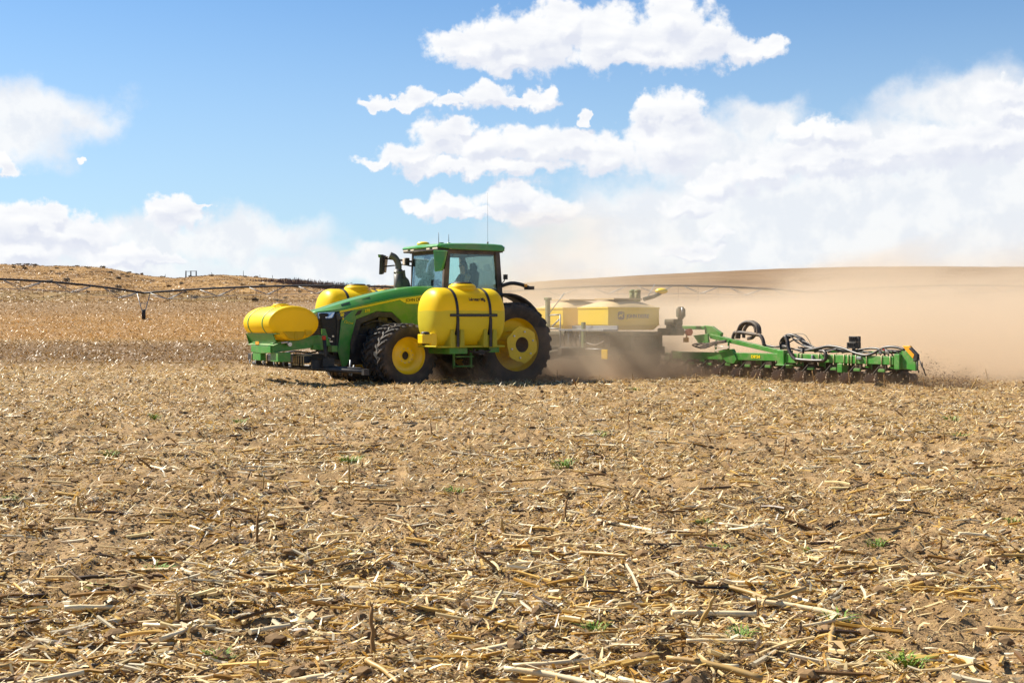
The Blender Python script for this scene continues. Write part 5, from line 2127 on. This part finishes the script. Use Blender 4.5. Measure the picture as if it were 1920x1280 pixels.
m.box((-3.1, .1, .95), (.3, .5, .3))
m.box((-3.1, -.3, .62), (.3, .45, .26))
m.box((-3.2, .9, 1.02), (.4, .5, .3))
m.tube(arc_path([(-2.95, .55, 1.0), (-2.9, .9, .92), (-2.9, 1.2, .90), (-2.95, 1.5, 1.0)]), .035, 8)
for y in (-.3, .0, .25):
    m.tube(arc_path([(-2.95, y, 1.3), (-2.85, y + .03, 1.1), (-2.95, y - .05, .85)]), .022, 6)
pb(m, 'hydraulic_pump', M_hose_dusty, bevel=.01)
m = MB()
m.box((-2.86, 1.62, .66), (.03, .26, .26))
pb(m, 'reflector_plate', M_hopper, bevel=.01)
m = MB()
for dy in (-.1, .14):
    m.cyl((-5.15, .0 + dy, 2.1), (-5.15, .0 + dy, 2.38), .085, 12)
    m.ellip((-5.15, dy, 2.40), (.10, .10, .06), 12, 6)
pb(m, 'air_intake', M_dusty_green)
m = MB()
m.tube([(-5.5, 0, 2.18), (-5.85, 0, 2.26), (-6.1, 0, 2.36)], .06, 8)
a = pb(m, 'fill_arm', M_frame_dark)
m = MB()
m.ellip((-6.15, 0, 2.42), (.20, .17, .09), 16, 8)
pb(m, 'arm_cap', M_yellow, a)
m = MB()
m.box((-5.60, 1.2, 1.52), (.34, .42, .18))
m.box((-5.65, 1.45, 1.78), (.2, .2, .25))
m.cyl((-5.6, 1.5, 1.6), (-5.6, 1.5, 1.95), .09, 12)
m.box((-5.5, 1.2, 1.25), (.5, .6, .2))
m.cyl((-5.60, 1.0, 1.38), (-5.60, 1.45, 1.38), .13, 14)
pb(m, 'fan_housing', M_frame_dark, bevel=.03)
m = MB()
m.cyl((-5.55, 1.62, 1.68), (-5.55, 1.62, 1.93), .018, 8)
pb(m, 'chrome_rod', M_steel)
# carrying wheels in the middle
m = MB()
for y in (-1.6, .2):
    pass
for y in (-1.7, .45):
    t_ = tyre_mb(.62, .42, .28, 20, .03).build('wheel', [M_rubber, M_side], planter, off=Vector((-5.0, y, .55)) + PO)
    mm = MB()
    mm.lathe([(.30, .15), (.26, .1), (.10, .08), (.02, .08)], (0, 0, 0), 'Y', 20)
    mm.build('rim', M_frame_dark, t_)
# --- near wing: beams
m = MB()
m.beam((-6.0, .66, 1.37), (-6.0, 2.10, 1.36), .12, .10)
m.prism([(-6.08, 2.05, 1.43), (-6.08, 2.35, 1.41), (-6.08, 2.75, 1.22), (-6.08, 2.70, 1.10), (-6.08, 2.1, 1.12)], (.10, 0, 0))
m.prism([(-5.9, 1.75, 1.15), (-5.9, 2.35, 1.2), (-5.9, 2.4, .95), (-5.9, 2.0, .9)], (.06, 0, 0))
pb(m, 'lift_linkage', M_green_frame, bevel=.012)
m = MB()
m.cyl((-5.85, .75, 1.25), (-5.85, 1.5, 1.24), .045, 12)
cy_ = pb(m, 'hydraulic_cylinder', M_steel)
m = MB()
m.cyl((-5.85, 1.5, 1.24), (-5.85, 1.62, 1.24), .10, 14)
pb(m, 'cylinder_cap', M_red, cy_)
m = MB()
m.box((-5.84, 1.45, 1.02), (.03, .22, .13))
m.box((-5.87, 1.45, 1.12), (.03, .05, .22))
pb(m, 'marker_lamp', M_amber, bevel=.01)
m = MB()
m.beam((-6.0, 2.35, 1.13), (-6.0, 5.10, .735), .14, .12)
m.beam((-6.0, .8, .58), (-6.0, 5.05, .615), .20, .20)
m.box((-6.0, 5.17, .60), (.34, .24, .40))
m.box((-5.98, 5.30, .42), (.42, .5, .035))
m.box((-6.0, 5.45, .60), (.22, .5, .24))
m.prism([(-5.86, 2.72, .76), (-5.86, 3.30, .80), (-5.86, 3.5, .52), (-5.86, 3.38, .40), (-5.86, 3.1, .42), (-5.86, 2.9, .6)], (-.12, 0, 0))
for y in (3.12, 2.62):
    m.cyl((-5.9, y, .70), (-5.9, y + .03, 1.03), .03, 8)
wing = pb(m, 'wing_frame', M_green_frame, bevel=.012)
text_obj('model_lettering', 'DR24', .105, (-5.895, 4.02, .575), (0, 1, 0), (0, 0, 1), M_stripe, wing, .004, .006, width=.34)
m = MB()
m.tube([(-5.85, 2.65, .86), (-5.85, 3.2, .84)], .03, 6)
m.box((-5.8, 3.0, .80), (.04, .55, .06), Matrix.Rotation(.2, 3, 'X'))
pb(m, 'wing_cover', M_white, wing)
m = MB()
m.box((-6.0, 7.12, .62), (.20, 3.36, .20))
m.box((-6.0, 8.93, .60), (.26, .16, .36))
m.box((-5.98, 7.15, .40), (.2, .16, .22))
m.prism([(-5.95, 9.0, .88), (-5.95, 9.2, .86), (-5.95, 9.42, .62), (-5.95, 9.42, .40), (-5.95, 9.0, .45)], (-.10, 0, 0))
m.box((-6.2, 7.2, .80), (.14, 3.3, .05))
bar = pb(m, 'toolbar', M_green_frame, bevel=.012)
for y in (5.72, 5.85, 6.45, 6.95, 7.28, 7.42, 7.52, 7.66, 8.0, 8.46, 8.72):
    m = MB()
    m.tube([(-5.885, y, .505), (-5.885, y, .73), (-6.0, y, .735)], .011, 5)
    m.tube([(-5.885, y, .51), (-5.885, y, .47)], .016, 6)
    m.build('clamp_bolt', M_plate, bar)
m = MB()
m.box((-5.88, 7.78, .66), (.05, .14, .07))
m.box((-5.88, 6.25, .60), (.06, .06, .2))
m.build('bar_fitting', M_galv, bar, bevel=.01)
m = MB()
m.box((-6.05, 7.45, .96), (.20, .28, .15))
m.box((-6.05, 7.48, 1.11), (.17, .24, .14))
for k in range(4):
    m.box((-5.94, 7.36 + k * .06, .99), (.02, .03, .08))
    m.box((-5.95, 7.40 + k * .055, 1.14), (.02, .028, .07))
m.tube(arc_path([(-6.0, 7.55, 1.17), (-6.0, 7.66, 1.12), (-6.0, 7.66, .95), (-6.0, 7.62, .85)]), .018, 6)
m.box((-6.05, 7.45, .82), (.05, .08, .2))
pb(m, 'control_module', M_black, bevel=.012)
m = MB()
m.prism([(-6.0, 9.05, .98), (-6.0, 9.26, .98), (-6.0, 9.42, .80), (-6.0, 9.36, .68), (-6.0, 9.16, .86)], (.08, 0, 0))
mk = pb(m, 'end_marker', M_amber, bevel=.01)
m = MB()
m.prism([(-5.99, 9.24, .92), (-5.99, 9.30, .94), (-5.99, 9.50, .78), (-5.99, 9.50, .64), (-5.99, 9.38, .62), (-5.99, 9.41, .78)], (.09, 0, 0))
m.build('marker_end', M_black, mk, bevel=.01)
m = MB()
m.tube([(-5.95, 9.5, .72), (-5.9, 9.62, .55), (-5.9, 9.72, .42)], .014, 5)
m.tube([(-5.95, 9.46, .70), (-5.9, 9.50, .5), (-5.9, 9.56, .36)], .014, 5)
m.tube([(-6.0, 9.56, .60), (-5.9, 9.66, .50), (-5.9, 9.76, .30)], .014, 5)
pb(m, 'marker_chain', M_black)

# hoses: air coils, looms and the long seed lines along the bar
def hose(path, r, mat=None, name='hose', n=8, per=7):
    m = MB()
    m.tube(arc_path(path, per), r, n)
    return pb(m, name, mat or M_hose)


for dx, ly in ((0.0, 0.0), (.12, .05)):
    hose([(-6.1 + dx, 3.32 + ly, 1.08), (-6.1 + dx, 3.36 + ly, 1.26), (-6.1 + dx, 3.48 + ly, 1.44), (-6.1 + dx, 3.68 + ly, 1.52), (-6.1 + dx, 3.92 + ly, 1.51), (-6.1 + dx, 4.10 + ly, 1.40), (-6.1 + dx, 4.14 + ly, 1.22)], .045, M_hose_dusty, 'air_hose')
hose([(-6.02, 3.60, 1.10), (-6.02, 3.62, 1.30), (-6.02, 3.78, 1.45), (-6.02, 3.98, 1.44), (-6.02, 4.06, 1.26), (-6.02, 3.96, 1.12), (-6.02, 3.76, 1.08)], .045, M_hose_dusty, 'air_hose')
hose([(-5.98, 3.30, 1.24), (-5.98, 3.60, 1.24), (-5.98, 4.00, 1.20), (-5.98, 4.25, 1.18), (-5.98, 4.36, 1.08), (-5.98, 4.42, .92)], .05, M_hose_dusty, 'air_hose')
hose([(-6.0, 3.26, 1.24), (-6.0, 3.20, 1.10), (-6.0, 3.24, .98), (-6.0, 3.5, .97)], .045, M_hose_dusty, 'air_hose')
for k in range(4):
    hose([(-5.85, 2.15 + .1 * k, .95), (-5.82, 1.75 + .12 * k, .88 - .03 * k), (-5.82, 2.2, .80 + .03 * k), (-5.82, 2.7, .92 + .02 * k), (-5.85, 3.1, .98 + .015 * k)], .02, M_hose_dusty)
for k in range(3):
    hose([(-6.0, 4.4, .93 - k * .02), (-6.0, 4.8, .88), (-5.98, 5.15, .87 + k * .02), (-5.95, 5.5, .84), (-5.92, 5.9, .76 + .03 * k)], .022)
# tall bundle
B = random.Random(9)
for k in range(9):
    a = B.uniform(-.05, .05)
    b = B.uniform(-.06, .06)
    x = -6.05 + B.uniform(-.1, .12)
    hose([(x, 5.10 + a, .82), (x, 5.08 + a, 1.0 + b), (x, 5.20 + a, 1.14 + b * .7), (x, 5.42 + a, 1.17 + b * .6), (x, 5.66 + a + b, 1.05 + b), (x, 5.92 + a, .92), (x, 6.3 + a, .84 + b * .4)], B.choice((.016, .02, .026)))
hose([(-5.9, 5.28, 1.16), (-5.88, 5.38, 1.02), (-5.86, 5.44, .84), (-5.84, 5.58, .66), (-5.84, 5.72, .56)], .05, None, 'air_hose')
hose([(-5.83, 5.72, .58), (-5.83, 5.95, .565), (-5.83, 6.35, .56), (-5.83, 6.66, .57)], .045, M_hose, 'air_hose')
hose([(-5.83, 6.66, .56), (-5.83, 6.74, .62), (-5.83, 6.74, .74), (-5.85, 6.66, .80), (-5.88, 6.5, .80)], .045, M_hose, 'air_hose')
hose([(-6.0, 5.3, 1.19), (-6.0, 5.62, 1.23), (-6.0, 5.86, 1.20), (-6.0, 6.02, 1.05), (-6.0, 6.1, .90)], .007, M_hose)
hose([(-6.0, 5.2, .95), (-6.0, 5.55, 1.08), (-6.0, 5.95, 1.0), (-5.98, 6.2, .9), (-5.95, 6.6, .80), (-5.95, 7.0, .86)], .02)
# wavy main lines
hose([(-5.95, 5.9, .80), (-5.95, 6.3, .86), (-5.95, 6.75, .93), (-5.95, 7.2, .88), (-5.92, 7.6, .78), (-5.9, 7.95, .73), (-5.9, 8.2, .78), (-5.92, 8.5, .92), (-5.95, 8.8, .94), (-5.97, 9.08, .88)], .032)
hose([(-6.0, 6.2, .78), (-6.0, 6.7, .84), (-6.0, 7.3, .80), (-6.0, 7.7, .86), (-6.0, 8.1, .90), (-6.0, 8.5, .86), (-6.0, 9.0, .84)], .026)
hose([(-6.04, 5.6, .88), (-6.04, 6.1, .84), (-6.04, 6.6, .90), (-6.04, 7.1, .84), (-6.04, 7.5, .80)], .026)
for k in range(6):
    y = 6.2 + k * .45
    hose([(-6.02, y, .76), (-6.0, y + .2, .82 + B.uniform(-.02, .04)), (-6.0, y + .5, .78), (-6.02, y + .8, .80 + B.uniform(-.03, .03))], .013)
for k in range(5):
    y = 8.25 + k * .12
    hose([(-5.95, y, .74), (-5.9, y + .05, .86 + B.uniform(-.03, .04)), (-5.9, y + .2, .83), (-5.95, y + .28, .72)], .014)
m = MB()
m.box((-5.92, 8.62, .82), (.07, .12, .08))
m.box((-5.92, 8.40, .80), (.06, .08, .06))
pb(m, 'valve_block', M_steel, bevel=.01)
m = MB()
m.box((-5.9, 8.52, .87), (.03, .05, .03))
pb(m, 'valve_cap', M_red)


# --- row unit
def spiked_disc(Rd, n=12):
    m = MB()
    vs = []
    k = n * 4
    for yy in (-.008, .008):
        for i in range(k):
            ph = (i % 4)
            rr = (Rd * .78, Rd * .80, Rd * 1.0, Rd * .94)[ph]
            a = 2 * math.pi * (i + (0, 0, -.3, .3)[ph]) / k
            vs.append((math.cos(a) * rr, yy, math.sin(a) * rr))
    vs += [(0, -.03, 0), (0, .03, 0)]
    fs = []
    for i in range(k):
        j = (i + 1) % k
        fs += [(i, j, k + j, k + i), (2 * k, j, i), (2 * k + 1, k + i, k + j)]
    m.add(vs, fs)
    m.cyl((0, -.05, 0), (0, .05, 0), .04, 10)
    return m


def row_unit(x, y):
    m = MB()
    for z in (.62, .44):
        for s in (-.09, .09):
            m.beam((x + 0, y + s, z), (x - .38, y + s * .9, z - .06), .02, .05)
    m.box((x - .02, y, .53), (.05, .24, .32))
    m.prism([(x - .36, y - .05, .62), (x - .9, y - .05, .55), (x - 1.0, y - .05, .36), (x - .55, y - .05, .30), (x - .38, y - .05, .36)], (0, .10, 0))
    m.beam((x + .10, y - .02, .46), (x + .34, y - .02, .26), .035, .04)
    m.beam((x + .36, y - .08, .30), (x + .30, y + .08, .22), .03, .03)
    u = m.build('row_unit', M_unit, planter, off=PO, bevel=.006)
    m = MB()
    m.box((x + .02, y, .38), (.05, .20, .07))
    m.build('mounting_head', M_green_frame, u, bevel=.006)
    m = MB()
    m.box((x - .38, y, .50), (.04, .20, .26))
    m.build('rear_plate', M_green_frame, u, bevel=.006)
    for s in (-1, 1):
        o = spiked_disc(.17).build('spiked_wheel', M_iron, u)
        o.location = (x + .40, y + (.07 + .03 * s) + .06 * s, .165)
        o.rotation_euler = (0, _rn.uniform(0, .5), R(66 + 8 * s) - R(90) + R(90) * 0)
        o.rotation_euler[2] = R(32 * s)
        mm = MB()
        mm.lathe([(.10, -.05), (.17, -.055), (.19, -.04), (.195, 0), (.19, .04), (.17, .055), (.10, .05), (.09, .01), (.02, .01)], (0, 0, 0), 'Y', 24)
        g = mm.build('gauge_wheel', M_gauge, u)
        g.location = (x - .55, y + .14 * s, .17)
    mm = MB()
    mm.lathe([(.19, -.004), (.19, .004), (.02, .02)], (0, 0, 0), 'Y', 24)
    mm.lathe([(.19, -.004), (.02, -.02)], (0, 0, 0), 'Y', 24)
    d = mm.build('opener_disc', M_iron, u)
    d.location = (x - .48, y, .14)
    mm = MB()
    mm.lathe([(.02, .16), (.10, .16), (.13, .30), (.15, .32), (.15, .46), (.12, .50), (.02, .51)], (x - .62, y, .12), 'Z', 16)
    mm.build('mini_hopper', M_black, u)
    mm = MB()
    for s in (-1, 1):
        mm.lathe([(.02, -.015), (.14, -.015), (.15, 0), (.14, .015), (.02, .015)], (x - 1.05, y + .05 * s, .15), 'Y', 18)
    mm.beam((x - .8, y, .36), (x - 1.05, y, .2), .04, .05)
    mm.build('closing_wheel', M_iron, u)
    mm = MB()
    mm.tube([(x - .45, y - .12, .62), (x - .40, y - .12, .36)], .03, 8)
    mm.build('down_force_cylinder', M_unit, u)
    return u


ru = row_unit(-5.92, 8.46)
for k in range(1, 12):
    c = copy_tree(ru, planter)
    c.location = (ru.location.x, ru.location.y - .762 * k, ru.location.z + _rn.uniform(-.015, .015))

# far wing, mostly behind the tractor
m = MB()
m.box((-6.0, -5.8, .64), (.20, 7.6, .20))
m.beam((-6.0, -2.5, 1.13), (-6.0, -6.2, .735), .14, .12)
pb(m, 'toolbar', M_green_frame, bevel=.012)
for k in range(13, 22):
    c = copy_tree(ru, planter)
    c.location = (ru.location.x, ru.location.y - .762 * k, ru.location.z)


# ------------------------------------------------------------------ dust
def dust_material(name, dens, color, edges, hz, nscale, lo, hi, aniso=.35, slope=0.0, stretch=1.0, crest=0.0):
    """edges: (x0,x1,fx, y0,y1,fy) in the object's own axes: density fades over fx, fy inside those limits"""
    m = bpy.data.materials.new(name)
    m.use_nodes = True
    t = NT(m.node_tree)
    t.n.clear()
    out = t.new('ShaderNodeOutputMaterial')
    v = t.new('ShaderNodeVolumePrincipled')
    v.inputs['Color'].default_value = c4(color)
    v.inputs['Anisotropy'].default_value = aniso
    t.l.new(v.outputs[0], out.inputs['Volume'])
    tc = t.new('ShaderNodeTexCoord').outputs['Object']
    sp = t.new('ShaderNodeSeparateXYZ')
    t.l.new(tc, sp.inputs[0])
    X, Y, Z = sp.outputs
    n = t.noise(t.vmath('MULTIPLY', tc, (1.0, stretch, 1.4)), nscale, 4.0, 0.6, 0.4)
    n2 = t.noise(tc, nscale * .38, 2.0, 0.5)
    w = t.math('MULTIPLY', t.math('SUBTRACT', n2, 0.5), edges[5] * 1.2)
    Yw = t.math('ADD', Y, w)
    Xw = t.math('ADD', X, w)
    x0, x1, fx, y0, y1, fy = edges
    d = t.ramp01(Xw, x0, x0 + fx)
    d = t.math('MULTIPLY', d, t.ramp01(Xw, x1, x1 - fx))
    d = t.math('MULTIPLY', d, t.ramp01(Yw, y0, y0 + fy))
    if slope:
        Yw = t.math('ADD', Yw, t.math('MULTIPLY', X, slope))
    d = t.math('MULTIPLY', d, t.ramp01(Yw, y1, y1 - fy))
    # billowing height: the scale height itself wanders
    hh = t.math('MULTIPLY', t.math('MAXIMUM', t.math('SUBTRACT', t.math('MULTIPLY', n2, 3.0), 0.5), 0.25), hz)
    d = t.math('MULTIPLY', d, t.math('POWER', 2.71828, t.math('DIVIDE', t.math('MULTIPLY', Z, -1.0), hh)))
    d = t.math('MULTIPLY', d, t.math('ADD', t.math('MULTIPLY', t.ramp01(n, lo, hi), 2.0), 0.08))
    if crest:
        # a ragged upper surface of separate billows over a thinner veil
        e = t.math('SUBTRACT', t.math('MULTIPLY', t.math('SUBTRACT', n, 0.30), crest), Z)
        d = t.math('MULTIPLY', d, t.math('ADD', t.math('MULTIPLY', t.ramp01(e, -0.3, 0.7), 1.3), 0.09))
    t.l.new(t.math('MULTIPLY', d, dens), v.inputs['Density'])
    return m


def dust(name, lo, hi, mat, label):
    m = MB()
    m.box(((lo[0] + hi[0]) / 2, (lo[1] + hi[1]) / 2, (lo[2] + hi[2]) / 2), (hi[0] - lo[0], hi[1] - lo[1], hi[2] - lo[2]))
    o = m.build(name, mat)
    o.location = T0
    o.rotation_euler = (0, 0, YAW)
    tag(o, label, 'dust', kind='stuff')
    return o


DC = (0.82, 0.68, 0.52)
dust('dust_cloud', (-62, -34, -.4), (-6.9, 12, 10.5), dust_material('blowing_dust', .50, DC, (-62, -6.9, 3.0, -34, 10, 5.0), 1.15, .24, .40, .62, slope=.16, stretch=.20, crest=12.5), 'tan dust billowing behind the planter and drifting across the field')
dust('dust_haze', (-6.6, -5.5, -.2), (1.4, 3.6, 4.6), dust_material('thin_dust', .46, (0.74, 0.62, 0.47), (-6.9, -.1, 1.6, -5.5, 3.6, 1.6), 1.7, .45, .30, .70), 'thin dust hanging around the planter hoppers and rear wheels')
dust('ground_dust', (-8.0, -2.0, -.3), (2.6, 3.8, 1.4), dust_material('low_shaded_dust', .75, (0.62, 0.46, 0.33), (-8.0, 2.6, 1.2, -2.0, 3.8, 1.2), .30, .9, .38, .70), 'low dust kicked up along the row units and between the wheels, browned for shade')  # kicked-up dust; the shade under the machinery is put into its colour

dust('row_shade_dust', (-8.2, 1.5, -.3), (-5.0, 10.9, .9), dust_material('shade_darkened_dust', .9, (0.26, 0.18, 0.115), (-8.2, -5.0, .6, 1.5, 10.9, .9), .16, 1.1, .38, .66), 'soil dust along the row units to the wing tip, darkened to paint their shade')  # soil plume with the row units' shade put into its dark colour


def thrown_soil():
    # crumbs thrown up past the last row unit
    n = 1400
    c, s = math.cos(YAW), math.sin(YAW)
    t = rng.random(n)
    lx = -6.6 + rng.normal(0, .35, n)
    ly = 8.9 + 1.7 * t
    h = np.abs(rng.normal(0, 1, n)) * (.30 * (1 - t) ** .7 + .05)
    x = T0.x + lx * c - ly * s
    y = T0.y + lx * s + ly * c
    L = U(n, .012, .04)
    v, q, tt = strip_pieces(x, y, L, L * .8, 1, .5, .01, .6)
    v[:, 2] += np.repeat(h, 4)
    tt[:, :3] = np.repeat(np.array([[.16, .11, .075]]) * U(n, .6, 1.3)[:, None], 4, axis=0)
    tag(np_mesh('thrown_soil', v, q, M_clod, tint=tt), kind='stuff', label='dark crumbs of soil thrown up at the end of the planter wing', cat='soil')


thrown_soil()
